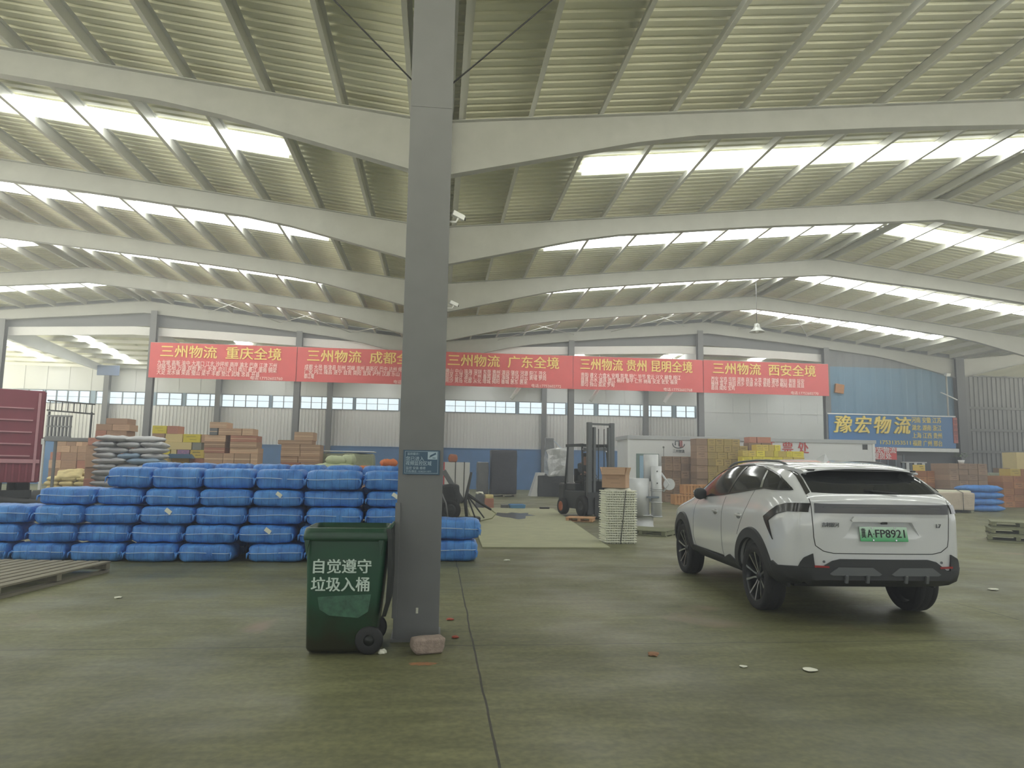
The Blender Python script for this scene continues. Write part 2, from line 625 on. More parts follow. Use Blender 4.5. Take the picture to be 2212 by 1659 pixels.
# short translucent strips of the back bay, extra ones added to brighten its walls
for k, x in enumerate((-24.5, -19.5, -11.2, -4.0, 2.6, 7.6, 13.0, 18.4, 24.0, 27.0)):
    mb = MB()
    mb.bounds(x, x + 0.8, Y_GABLE + 2.0, Y_GABLE + 10.6, 0, 0.01)
    for v in mb.bm.verts:
        v.co.z = back_z(v.co.y) - 0.012 + v.co.z
    struct(mb.build('window_%d' % nwin, M_skylight)); nwin += 1

# back wall: blue wainscot, ribbed sheet, window band, translucent panels
def ribbed_wall(xa, xb, za, zb, y, m, name, pitch=0.22, depth=0.03):
    n = max(2, int(round((xb - xa) / pitch)))
    d = (xb - xa) / n
    xs = []
    for i in range(n):
        x0 = xa + d * i
        xs += [(x0, 0), (x0 + d * .5, 0), (x0 + d * .62, -depth), (x0 + d * .88, -depth)]
    xs.append((xb, 0))
    mb = MB()
    mb.grid([[Vector((x, y + dy, z)) for x, dy in xs] for z in (za, zb)], smooth=False)
    mb.bounds(xa, xb, y + 0.01, y + 0.06, za, zb)
    return struct(mb.build(name, m))
mb = MB()
mb.bounds(XL - 4, 17.9, Y_BACK - 0.1, Y_BACK + 0.2, 0, 2.72)
mb.bounds(XL - 4, 17.9, Y_BACK - 0.14, Y_BACK - 0.1, 2.68, 2.72)
struct(mb.build('wall_back_base', M_blue_wall))
WZ0, WZ1 = 5.1, 5.96
ribbed_wall(XL - 4, 17.9, 2.72, WZ0, Y_BACK, M_grey_sheet, 'wall_back_sheet')
mb = MB()
mb.bounds(XL - 4, 17.9, Y_BACK, Y_BACK + 0.1, WZ1, 7.7)
for k in range(36):
    x = XL - 4 + k * 1.35
    if x < 17.8:
        mb.bounds(x, x + 0.05, Y_BACK - 0.015, Y_BACK, WZ1 + 0.02, 7.7)
struct(mb.build('wall_back_upper', M_white_wall))
mb = MB()
mb.bounds(17.9, XR + 0.3, Y_BACK, Y_BACK + 0.1, 0, 7.7)
for k in range(9):
    x = 18.2 + k * 1.25
    mb.bounds(x, x + 0.05, Y_BACK - 0.02, Y_BACK, 4.9, 6.6)
mb.bounds(17.9, XR, Y_BACK - 0.03, Y_BACK, 5.55, 5.58)
struct(mb.build('wall_back_white', M_white_wall))

M_pane = bpy.data.materials.new('window_glass')
M_pane.use_nodes = True
_n = M_pane.node_tree
_n.nodes.clear()
_t = _n.nodes.new('ShaderNodeBsdfTransparent')
_t.inputs['Color'].default_value = (0.86, 0.92, 0.95, 1)
_g = _n.nodes.new('ShaderNodeBsdfGlossy')
_g.inputs['Roughness'].default_value = 0.05
_mx = _n.nodes.new('ShaderNodeMixShader')
_mx.inputs[0].default_value = 0.06
_oo = _n.nodes.new('ShaderNodeOutputMaterial')
_n.links.new(_t.outputs[0], _mx.inputs[1])
_n.links.new(_g.outputs[0], _mx.inputs[2])
_n.links.new(_mx.outputs[0], _oo.inputs['Surface'])
def window_unit(xa, xb):
    global nwin
    w = MB()
    t = 0.05
    w.bounds(xa, xb, Y_BACK - 0.05, Y_BACK + 0.08, WZ0, WZ0 + t)
    w.bounds(xa, xb, Y_BACK - 0.05, Y_BACK + 0.08, WZ1 - t, WZ1)
    n = max(2, int(round((xb - xa) / 0.72)))
    for i in range(n + 1):
        x = xa + (xb - xa) * i / n
        w.bounds(x - 0.02, x + 0.02, Y_BACK - 0.05, Y_BACK + 0.08, WZ0, WZ1)
    w.bounds(xa, xb, Y_BACK - 0.02, Y_BACK + 0.02, WZ0 + 0.44, WZ0 + 0.465)
    o = struct(w.build('window_%d' % nwin, M_frame))
    g = MB()
    g.bounds(xa + 0.02, xb - 0.02, Y_BACK + 0.03, Y_BACK + 0.04, WZ0 + t, WZ1 - t)
    g.build('pane', M_pane, o)
    nwin += 1
# (left, right) photo columns of every window unit in the band
UNITS = ((30, 92), (97, 194), (207, 321), (338, 393), (402, 582), (589, 637), (650, 763), (769, 862), (870, 955), (962, 1114), (1121, 1222), (1236, 1283), (1292, 1451), (1460, 1503))
prev = XL - 4
wl = MB()
for a, b in UNITS:
    xa, xb = at(a, 862, Y_BACK).x, at(b, 862, Y_BACK).x
    window_unit(xa, xb)
    wl.bounds(prev, xa, Y_BACK - 0.02, Y_BACK + 0.06, WZ0, WZ1)
    prev = xb
wl.bounds(prev, 17.9, Y_BACK - 0.02, Y_BACK + 0.06, WZ0, WZ1)
struct(wl.build('wall_back_piers', mat('blue_grey_cladding', rgb(150, 172, 190), 0.5, 0, 0.06, 1)))
# posts of the back wall
for x in (-21.1, -14.2, -7.1, 0.2, 7.2, 14.3):
    mb = MB()
    mb.bounds(x - 0.16, x + 0.16, Y_BACK - 0.45, Y_BACK - 0.12, 0, 7.4)
    struct(mb.build('column_%d' % cn, M_steel)); cn += 1
# blue sheet wall beside the sign, and the grey end wall of the next bay with its girts
ribbed_wall(21.25, XR - 0.25, 3.0, 7.28, Y_GABLE + 0.1, M_blue_sheet, 'wall_blue_sheet', 0.9, 0.03)
ribbed_wall(21.25, XR - 0.25, 7.28, 8.3, Y_GABLE + 0.1, M_darksheet, 'wall_gable_corner', 0.9, 0.03)
ribbed_wall(XR + 0.3, XR + HALF, 0, 8.9, 43.0, M_darksheet, 'wall_side_bay', 0.32, 0.05)
for z in (2.9, 4.3, 5.75, 7.9):
    mb = MB()
    mb.bounds(XR + 0.3, XR + HALF, 42.75, 42.95, z, z + 0.16)
    struct(mb.build('trim_%d' % pn, M_postdark)); pn += 1
mb = MB()
mb.bounds(33.9, 34.25, 42.5, 42.75, 0, 8.6)
struct(mb.build('column_%d' % cn, M_postdark)); cn += 1
# unseen upper wall behind the camera, added to cut light on column and car
mb = MB()
mb.bounds(XL, XR, Y_NEAR - .3, Y_NEAR - .1, 4.6, 9.9)
struct(mb.build('wall_light_baffle', M_white_wall))
# dividing wall end of the dark shop front under the sign
mb = MB()
mb.bounds(21.0, XR - 0.2, Y_GABLE + 0.25, Y_GABLE + 0.4, 0, 3.0)
struct(mb.build('wall_shop_front', mat('shop_front_dark', rgb(72, 76, 80), 0.5, 0, 0.1, 1)))
# ------------------------------------------------------------ the white car
M_carwhite = mat('car_white_paint', rgb(214, 216, 218), 0.25, 0.0, coat=1.0)
M_carblack = mat('car_black_cladding', rgb(48, 50, 52), 0.55)
M_cargrey = mat('car_grey_insert', rgb(96, 99, 102), 0.5)
M_gloss = mat('gloss_black', rgb(34, 35, 37), 0.16, coat=0.15)
M_tint = mat('tinted_glass', rgb(38, 40, 42), 0.06, spec=0.22)
M_tyre = mat('tyre_rubber', rgb(36, 36, 37), 0.8, bump=0.3, bscale=60)
M_rimdark = mat('dark_alloy', rgb(52, 53, 55), 0.35, 0.6)
M_alloy = mat('machined_alloy', rgb(190, 192, 194), 0.25, 0.9)
M_seam = mat('panel_gap', rgb(40, 41, 43), 0.7)
M_chrome = mat('chrome', rgb(200, 203, 206), 0.12, 1.0)
M_reflector = mat('red_reflector', rgb(150, 34, 34), 0.25, coat=0.5)

ST = [  # y, zb, xb, (sill) (mid) (shoulder) (belt) (rail) (roof quarter) roof centre
    (-0.955, .46, .60, (.69, .50), (.725, .80), (.715, 1.05), (.695, 1.22), (.655, 1.275), (.36, 1.29), 1.295),
    (-0.90, .44, .74, (.825, .49), (.845, .80), (.845, 1.07), (.80, 1.255), (.72, 1.325), (.38, 1.34), 1.345),
    (-0.74, .41, .80, (.94, .46), (.955, .80), (.93, 1.10), (.87, 1.295), (.735, 1.42), (.38, 1.435), 1.44),
    (-0.50, .36, .84, (.985, .43), (1.0, .80), (.975, 1.12), (.90, 1.32), (.715, 1.58), (.38, 1.605), 1.615),
    (-0.20, .31, .85, (.99, .42), (1.01, .80), (.985, 1.12), (.90, 1.335), (.70, 1.64), (.38, 1.68), 1.69),
    (0.50, .31, .85, (.985, .42), (1.005, .78), (.98, 1.10), (.91, 1.29), (.69, 1.675), (.38, 1.715), 1.73),
    (1.30, .31, .85, (.98, .42), (1.0, .76), (.975, 1.07), (.92, 1.22), (.685, 1.67), (.38, 1.715), 1.73),
    (1.90, .31, .85, (.98, .42), (1.0, .75), (.975, 1.04), (.92, 1.17), (.68, 1.61), (.38, 1.655), 1.67),
    (2.35, .31, .85, (.98, .42), (1.0, .74), (.97, 1.03), (.91, 1.14), (.71, 1.40), (.40, 1.43), 1.445),
    (2.80, .31, .84, (.975, .42), (.99, .73), (.96, 1.0), (.88, 1.09), (.78, 1.15), (.40, 1.185), 1.195),
    (3.25, .31, .80, (.95, .42), (.965, .72), (.93, .97), (.84, 1.04), (.62, 1.07), (.35, 1.095), 1.10),
    (3.55, .32, .72, (.86, .44), (.89, .68), (.86, .89), (.78, .95), (.56, .975), (.30, .985), .99),
    (3.73, .38, .55, (.68, .48), (.73, .62), (.70, .78), (.60, .84), (.45, .86), (.25, .865), .87),
]
CAR = empty('car', (4.635, 7.95, 0), R(-3.0))
tag(CAR, 'white sport utility car with green number plate parked on the concrete floor', 'car')
def car_body():
    bm = bmesh.new()
    rings = []
    for y, zb, xb, s, m_, sh, be, ra, q, zt in ST:
        half = [(xb, zb), s, m_, sh, be, ra, q]
        pts = [(0, zb)] + half + [(0, zt)] + [(-x, z) for x, z in reversed(half)]
        rings.append([bm.verts.new((x, y, z)) for x, z in pts])
    n = len(rings[0])
    for a, b in zip(rings, rings[1:]):
        for k in range(n):
            bm.faces.new((a[k], a[(k + 1) % n], b[(k + 1) % n], b[k]))
    for r, flip in ((rings[0], False), (rings[-1], True)):
        # end caps as strips across from right to left, with a crowned middle column
        m = n // 2
        dy = -0.03 if not flip else 0.03
        mid = [r[0]] + [bm.verts.new((0, r[i].co.y + dy, r[i].co.z)) for i in range(1, m)] + [r[m]]
        for i in range(m):
            for side in (0, 1):
                a, b = (r[i], r[i + 1]) if side == 0 else (r[(n - i) % n], r[(n - i - 1) % n])
                quad = [mid[i], a, b, mid[i + 1]]
                quad = [v for j, v in enumerate(quad) if v not in quad[:j]]
                if len(quad) >= 3:
                    bm.faces.new(quad)
    # hold the lip under the rear window and the shoulder line a little
    cl = bm.edges.layers.float.new('crease_edge')
    for i, w in ((4, .35), (5, .3)):
        for a, b in zip(rings, rings[1:]):
            for k in (i, n - i):
                e = bm.edges.get((a[k], b[k]))
                if e:
                    e[cl] = w
    for k in range(4, n - 3):
        for r_, w in ((rings[1], .45), (rings[0], .35)):
            e = bm.edges.get((r_[k], r_[(k + 1) % n]))
            if e:
                e[cl] = w
    bmesh.ops.recalc_face_normals(bm, faces=bm.faces[:])
    me = bpy.data.meshes.new('body')
    bm.to_mesh(me)
    bm.free()
    o = bpy.data.objects.new('body', me)
    COL.objects.link(o)
    return o
def evaluated(o):
    bpy.context.view_layer.update()
    return bpy.data.meshes.new_from_object(o.evaluated_get(bpy.context.evaluated_depsgraph_get()))
body = car_body()
md = body.modifiers.new('s', 'SUBSURF')
md.levels = md.render_levels = 3
solid = evaluated(body)
body.modifiers.clear()
body.data = solid
_b = bmesh.new()
_b.from_mesh(solid)
CARBVH = BVHTree.FromBMesh(_b)
_b.free()
WB = 2.785
WR = 0.372
cut = MB()
for y in (0, WB):
    for s in (1, -1):
        cut.cyl((s * 0.95, y, WR + 0.01), 0.435, 0.62, 40, 'X', smooth=False)
cutter = cut.build('cutter', None)
wedge = MB()
zt, zb = 1.07, 0.84
wedge._add([(-.33, -1.2, zt), (.33, -1.2, zt), (.46, -1.2, zb), (-.46, -1.2, zb), (-.31, -.925, zt - .01), (.31, -.925, zt - .01), (.44, -.992, zb), (-.44, -.992, zb)],
           [(0, 1, 2, 3), (4, 7, 6, 5), (0, 4, 5, 1), (1, 5, 6, 2), (2, 6, 7, 3), (3, 7, 4, 0)])
wedge_o = wedge.build('cutter', None)
for c_ in (cutter, wedge_o):
    md = body.modifiers.new('b', 'BOOLEAN')
    md.operation = 'DIFFERENCE'
    md.solver = 'EXACT'
    md.object = c_
cutmesh = evaluated(body)
body.modifiers.clear()
body.data = cutmesh
for c_ in (cutter, wedge_o):
    bpy.data.objects.remove(c_)
def sharpen(me, ang=35):
    b = bmesh.new()
    b.from_mesh(me)
    for f in b.faces:
        f.smooth = True
    for e in b.edges:
        if len(e.link_faces) == 2 and e.calc_face_angle(0) > R(ang):
            e.smooth = False
    b.to_mesh(me)
    b.free()
sharpen(body.data)
body.data.materials.clear()
body.data.materials.append(M_carwhite)
body.data.materials.append(M_carblack)
for p_ in body.data.polygons:
    if p_.center.z < .475 or (p_.normal.z < -.75 and p_.center.z < .6):
        p_.material_index = 1
body.data.name = 'car_body'
body.parent = CAR

def on_body(a, b, view, off=0.0):
    """Point of the body skin met when looking at it from the rear, a side or above."""
    if view == 'rear':
        o, d = Vector((a, -3, b)), Vector((0, 1, 0))
    elif view == 'front':
        o, d = Vector((a, 6, b)), Vector((0, -1, 0))
    elif view == 'top':
        o, d = Vector((a, b, 4)), Vector((0, 0, -1))
    else:
        s = 1 if view == 'right' else -1
        o, d = Vector((s * 3, a, b)), Vector((-s, 0, 0))
    hit, nrm, i, dist = CARBVH.ray_cast(o, d)
    if hit is None:
        near, nrm, i, dist = CARBVH.find_nearest(o + d * 2.2)
        hit = near
    if nrm.dot(d) > 0:
        nrm = -nrm
    return hit + nrm * off, nrm
def skin_patch(poly, view, off, thick, step=0.05):
    bm = bmesh.new()
    f = bm.faces.new([bm.verts.new((a, b, 0)) for a, b in poly])
    xs = [p[0] for p in poly]; ys = [p[1] for p in poly]
    for ax, lo, hi in ((0, min(xs), max(xs)), (1, min(ys), max(ys))):
        k = lo + step
        while k < hi - 1e-4:
            co, no = [0, 0, 0], [0, 0, 0]
            co[ax] = k; no[ax] = 1
            bmesh.ops.bisect_plane(bm, geom=bm.verts[:] + bm.edges[:] + bm.faces[:], plane_co=co, plane_no=no, dist=1e-5)
            k += step
    nr = {}
    for v in bm.verts:
        p, n = on_body(v.co.x, v.co.y, view, off)
        v.co = p
        nr[v] = n
    for f in bm.faces:
        f.smooth = True
    ret = bmesh.ops.extrude_face_region(bm, geom=bm.faces[:])
    newv = [g for g in ret['geom'] if isinstance(g, bmesh.types.BMVert)]
    old = list(nr)
    for v in old:
        pass
    for v in newv:
        p, i = min(((o_.co - v.co).length, k) for k, o_ in enumerate(old))
        v.co = v.co - nr[old[i]] * thick
    mb = MB()
    mb.bm.free()
    mb.bm = bm
    return mb
def patch(name, poly, view, m, off=0.006, thick=0.012, step=0.05, parent=None):
    mb = skin_patch(poly, view, off, thick, step)
    o = mb.build(name, m, parent or CAR)
    sharpen(o.data, 40)
    return o
def ribbon(name, pts, view, m, w=0.006, off=0.0015, parent=None, mb=None):
    own = mb is None
    mb = mb or MB()
    dense = []
    for (a, b), (c, d) in zip(pts, pts[1:]):
        k = max(1, int(math.hypot(c - a, d - b) / 0.03))
        dense += [(a + (c - a) * i / k, b + (d - b) * i / k) for i in range(k)]
    dense.append(pts[-1])
    rows = []
    for i, (a, b) in enumerate(dense):
        p, n = on_body(a, b, view, off)
        q = dense[min(i + 1, len(dense) - 1)]; r = dense[max(i - 1, 0)]
        t = on_body(q[0], q[1], view)[0] - on_body(r[0], r[1], view)[0]
        s = t.cross(n)
        s = s.normalized() * w / 2 if s.length > 1e-9 else Vector((0, 0, w / 2))
        rows.append([p - s, p + s, p + s - n * 0.006, p - s - n * 0.006])
    for k in range(4):
        mb.grid([[r[k], r[(k + 1) % 4]] for r in rows], smooth=False)
    return mb.build(name, m, parent or CAR) if own else mb

# glass
SIDE = [(2.60, 1.165), (2.33, 1.345), (2.05, 1.49), (1.75, 1.575), (1.35, 1.625), (0.8, 1.64), (0.4, 1.625), (0.05, 1.575), (-.25, 1.525), (-.50, 1.445), (-.68, 1.375),
        (-.35, 1.368), (-.10, 1.375), (.12, 1.355), (0.5, 1.315), (1.2, 1.245), (1.9, 1.195), (2.3, 1.17)]
for v in ('left', 'right'):
    g = patch('side_window', SIDE, v, M_tint, 0.004, 0.01, 0.08)
    ribbon('window_trim', SIDE + SIDE[:1], v, M_gloss, 0.022, 0.009)
    for ya, yb in ((0.98, 0.92), (-.02, .14)):
        patch('window_pillar', [(ya - .03, 1.27 if ya > .5 else 1.365), (ya + .03, 1.27 if ya > .5 else 1.355), (yb + .03, 1.62 if ya > .5 else 1.58), (yb - .03, 1.62 if ya > .5 else 1.56)], v, M_gloss if ya > .5 else M_chrome, 0.008, 0.006, 0.1)
patch('rear_window', [(-.67, 1.355), (-.4, 1.348), (.4, 1.348), (.67, 1.355), (.645, 1.48), (.62, 1.595), (.3, 1.61), (-.3, 1.61), (-.62, 1.595), (-.645, 1.48)], 'rear', M_tint, 0.005, 0.012, 0.08)
patch('windscreen', [(-.70, 1.185), (.70, 1.185), (.64, 1.42), (.58, 1.60), (-.58, 1.60), (-.64, 1.42)], 'front', M_tint, 0.004, 0.01, 0.1)
# black corner pieces beside the rear window
for s in (1, -1):
    patch('rear_quarter_trim', [(s * .685, 1.355), (s * .735, 1.33), (s * .70, 1.48), (s * .66, 1.615), (s * .635, 1.60), (s * .66, 1.48)], 'rear', M_gloss, 0.006, 0.012, 0.06)
# spoiler
sp = MB()
prof = [(-.12, 1.690, 1.66), (-.38, 1.672, 1.615), (-.60, 1.642, 1.595), (-.67, 1.622, 1.605)]
for top in (True,):
    rowsT, rowsB = [], []
    for y, zt_, zb_ in prof:
        rt, rb = [], []
        for k in range(13):
            u = -1 + 2 * k / 12
            x = u * (.66 - .02 * (y < -.5))
            dz = -0.05 * abs(u) ** 3
            dyy = 0.07 * abs(u) ** 3
            rt.append(Vector((x, y + dyy, zt_ + dz))); rb.append(Vector((x, y + dyy, zb_ + dz)))
        rowsT.append(rt); rowsB.append(rb)
    sp.grid(rowsT); sp.grid(rowsB)
    for a, b in ((rowsT[0], rowsB[0]), (rowsT[-1], rowsB[-1])):
        sp.grid([a, b])
    sp.grid([[r[0] for r in rowsT], [r[0] for r in rowsB]]); sp.grid([[r[-1] for r in rowsT], [r[-1] for r in rowsB]])
so = sp.build('spoiler', M_carwhite, CAR, weld=True)
sharpen(so.data, 40)
us = MB()
us.bounds(-.60, .60, -.63, -.42, 1.578, 1.60, 0.008)
us.build('brake_light_strip', M_gloss, so)
# full-width light bar and the hooked tail lamps that wrap round the corners
bar = patch('light_bar', [(-.70, 1.15), (.70, 1.15), (.70, 1.245), (-.70, 1.245)], 'rear', M_gloss, 0.022, 0.03, 0.07)
ribbon('chrome_strip', [(-.62, 1.21), (.62, 1.21)], 'rear', M_cargrey, 0.012, 0.026, bar)
HOOK = [(-.93, 1.245), (-.72, 1.235), (-.58, 1.20), (-.34, 1.07), (-.37, 1.03), (-.56, .84), (-.545, .855), (-.45, 1.035), (-.60, 1.115), (-.74, 1.15), (-.93, 1.155)]
for v in ('left', 'right'):
    patch('tail_lamp', HOOK, v, M_gloss, 0.014, 0.02, 0.06)
# tailgate and door gaps
ribbon('panel_gap', [(-.735, 1.32), (-.725, 1.10), (-.715, .90), (-.70, .82), (-.62, .765), (-.52, .745), (.52, .745), (.62, .765), (.70, .82), (.715, .90), (.725, 1.10), (.735, 1.32)], 'rear', M_seam, 0.008, 0.0015)
for v in ('left', 'right'):
    ribbon('panel_gap', [(1.02, 1.23), (1.03, 1.0), (1.0, .6), (0.98, .44)], v, M_seam, 0.007, 0.0015)
    ribbon('panel_gap', [(0.14, 1.35), (0.20, 1.15), (0.36, .95), (0.46, .80)], v, M_seam, 0.007, 0.0015)
    ribbon('panel_gap', [(2.15, 1.15), (2.22, .9), (2.20, .6), (2.1, .44)], v, M_seam, 0.007, 0.0015)
# plate ledge, plate, badges
lg = MB()
lg.prism([(-.34, 1.085), (-.31, 1.12), (.31, 1.12), (.34, 1.085), (.33, 1.07), (-.33, 1.07)], .045, Matrix.Translation((0, -.955, 0)) @ Matrix.Rotation(PI / 2, 4, 'X'))
lo = lg.build('plate_ledge', M_carwhite, CAR)
M_plate = bpy.data.materials.new('green_plate')
M_plate.use_nodes = True
_nt = M_plate.node_tree
_b = _nt.nodes['Principled BSDF']
_tc = _nt.nodes.new('ShaderNodeTexCoord')
_s = _nt.nodes.new('ShaderNodeSeparateXYZ')
_r = _nt.nodes.new('ShaderNodeValToRGB')
_r.color_ramp.elements[0].color = rgb(40, 168, 96)
_r.color_ramp.elements[1].color = rgb(206, 232, 214)
_nt.links.new(_tc.outputs['Generated'], _s.inputs[0])
_nt.links.new(_s.outputs['Z'], _r.inputs[0])
_nt.links.new(_r.outputs[0], _b.inputs['Base Color'])
_b.inputs['Roughness'].default_value = 0.35
pl_ = MB()
pl_.box((0, 0, 0), (.50, .012, .148), None, .004)
plate = pl_.build('number_plate', M_plate, CAR)
plate.location = (0.0, -.985, .945)
plate.rotation_euler = (R(-10), 0, 0)
M_ink = mat('plate_ink', rgb(24, 30, 28), 0.5)
text('冀', .105, M_ink, plate, (-.215, -.008, 0), (PI / 2, 0, 0), 0.012, 0.001, width=.045)
text('A', .115, M_ink, plate, (-.15, -.008, 0), (PI / 2, 0, 0), 0.012, 0.001, width=.05)
text('FP8921', .115, M_ink, plate, (.065, -.008, 0), (PI / 2, 0, 0), 0.010, 0.001, width=.31)
for x, z in ((-.12, .062), (.12, .062), (-.12, -.062), (.12, -.062)):
    bl = MB()
    bl.cyl((x, -.008, z), .008, .008, 10, 'Y')
    bl.build('plate_screw', M_chrome, plate)
bl = MB()
bl.cyl((-.108, -.007, 0), .006, .004, 8, 'Y')
bl.build('plate_dot', M_ink, plate)
cm = MB()
cm.box((0.02, -.965, 1.055), (.06, .03, .022), None, .005)
cm.build('rear_camera', M_black, CAR)
text('吉利银河', .05, M_cargrey, CAR, (-.55, -.975, 1.03), (PI / 2, 0, R(-6)), 0.02, 0.003, width=.17)
text('L7', .055, M_cargrey, CAR, (.60, -.965, 1.03), (PI / 2, 0, R(8)), 0.02, 0.003, width=.055)
# bumper cladding
CLAD = [(-.815, .595), (-.66, .60), (-.54, .67), (-.46, .69), (.46, .69), (.54, .67), (.66, .58), (.815, .575), (.81, .48), (.70, .425), (-.70, .425), (-.81, .48)]
bc = patch('bumper_cladding', CLAD, 'rear', M_carblack, 0.03, 0.05, 0.06)
for x0, x1 in ((-.55, -.08), (.08, .55)):
    patch('diffuser_insert', [(x0 - .03, .545), (x0 + .06, .61), (x1 - .06, .61), (x1 + .03, .545), (x1, .53), (x0, .53)], 'rear', M_cargrey, 0.042, 0.02, 0.08, bc)
for x in (-.42, -.20, .20, .42):
    fn = MB()
    fn.box((x, -1.01, .495), (.03, .03, .08), (R(12), 0, 0), .005)
    fn.build('diffuser_fin', M_cargrey, bc)
for s in (-1, 1):
    patch('reflector', [(s * .72, .625), (s * .58, .622), (s * .58, .602), (s * .72, .605)], 'rear', M_reflector, 0.036, 0.02, 0.08, bc)
for v, s in (('left', -1), ('right', 1)):
    patch('bumper_corner', [(-.935, .61), (-.80, .60), (-.62, .585), (-.54, .62), (-.50, .55), (-.46, .42), (-.93, .42)], v, M_carblack, 0.022, 0.04, 0.06)
    # blade that rises from the cladding at the corner
    patch('corner_blade', [(-.935, .60), (-.86, .60), (-.90, .69), (-.935, .74)], v, M_carblack, 0.02, 0.03, 0.05)
    patch('sill_cladding', [(.48, .34), (2.31, .34), (2.36, .47), (2.22, .49), (.98, .46), (.74, .53), (.60, .49), (.50, .42)], v, M_carblack, 0.022, 0.04, 0.08)
    # arches
    for ya in (0, WB):
        ar = MB()
        ring = []
        for k in range(29):
            a = R(-14 + 208 * k / 28)
            row = []
            for r_, off in ((.415, .0), (.425, .028), (.535, .026), (.545, .0)):
                yy, zz = ya + r_ * math.cos(a), WR + .01 + r_ * math.sin(a)
                zz = max(zz, .34)
                p, n_ = on_body(yy, zz, v)
                p.x += s * off
                row.append(Vector((p.x, yy, zz)))
            row.append(Vector((row[0].x - s * .05, row[0].y, row[0].z)))
            row.append(row[0].copy() - Vector((s * .05, 0, 0)))
            ring.append(row[:5])
        ar.grid(ring)
        ao = ar.build('wheel_arch', M_carblack, CAR)
        sharpen(ao.data, 45)
    # door handles
    for y, z in ((.42, 1.035), (1.28, 1.03)):
        h = MB()
        hp, hn = on_body(y, z, v)
        h.box((hp.x + s * .008, y, z), (.02, .20, .028), None, .008)
        ho = h.build('door_handle', M_carwhite, CAR)
        patch('handle_recess', [(y + .075 * math.cos(2 * PI * k / 12) * 1.0, z - .012 + .034 * math.sin(2 * PI * k / 12)) for k in range(12)], v, M_cargrey, 0.002, 0.004, 0.05, ho)
    # roof rail
    rr = MB()
    pts = []
    for k in range(15):
        y = -.18 + 2.0 * k / 14
        p, _ = on_body(s * .60, y, 'top')
        lift = .045 * min(1, k / 1.5, (14 - k) / 1.5)
        pts.append((s * .60, y, p.z + lift - .005))
    rr.tube(pts, .014, 8)
    rr.build('roof_rail', M_cargrey, CAR)
    # mirror
    mm = MB()
    mm.lathe([(0.0, -.085), (.05, -.08), (.085, -.05), (.10, 0), (.085, .05), (.05, .085), (0, .09)], Matrix.Translation((s * 1.0, 1.84, 1.235)) @ Matrix.Rotation(PI / 2, 4, 'Y') @ Matrix.Diagonal((.85, .6, 1.0, 1)), 20)
    mo = mm.build('mirror', M_carblack, CAR)
    mc = MB()
    mc.lathe([(0.05, .0), (.10, .005), (.095, .03), (.07, .055), (.0, .075)], Matrix.Translation((s * 1.0, 1.86, 1.25)) @ Matrix.Rotation(R(-35), 4, 'X') @ Matrix.Diagonal((.9, .6, .7, 1)), 20)
    mc.build('mirror_cap', M_carwhite, mo)
    ma = MB()
    ma.tube([(s * .88, 1.9, 1.17), (s * .98, 1.87, 1.20)], .022, 8)
    ma.build('mirror_arm', M_carblack, mo)
    patch('headlamp', [(s * .62, .80), (s * .40, .80), (s * .40, .74), (s * .64, .72)], 'front', M_gloss, 0.01, 0.02, 0.05)
    # parking sensors
    for x, z in ((.62, .66),):
        p, n_ = on_body(s * x, z, 'rear', .002)
        q = MB()
        q.cyl(p, .013, .008, 12, 'Y')
        q.build('parking_sensor', M_cargrey, CAR)
patch('grille', [(-.50, .50), (.50, .50), (.55, .62), (-.55, .62)], 'front', M_carblack, 0.01, 0.02, 0.06)
# shark fin aerial
sf = MB()
z0 = on_body(0, .25, 'top')[0].z - .005
sf._add([(-.03, .16, z0), (.03, .16, z0), (.035, .40, z0), (-.035, .40, z0), (-.006, .17, z0 + .075), (.006, .17, z0 + .075), (.006, .24, z0 + .07), (-.006, .24, z0 + .07)],
        [(0, 3, 2, 1), (4, 5, 6, 7), (0, 1, 5, 4), (1, 2, 6, 5), (2, 3, 7, 6), (3, 0, 4, 7)])
sf.build('aerial_fin', M_carwhite, CAR)
# rear wiper
wp = MB()
w0, _ = on_body(.22, 1.34, 'rear', .02); w1, _ = on_body(-.12, 1.37, 'rear', .018)
wp.tube([w0, w1], .009, 6)
wp.build('rear_wiper', M_black, CAR)

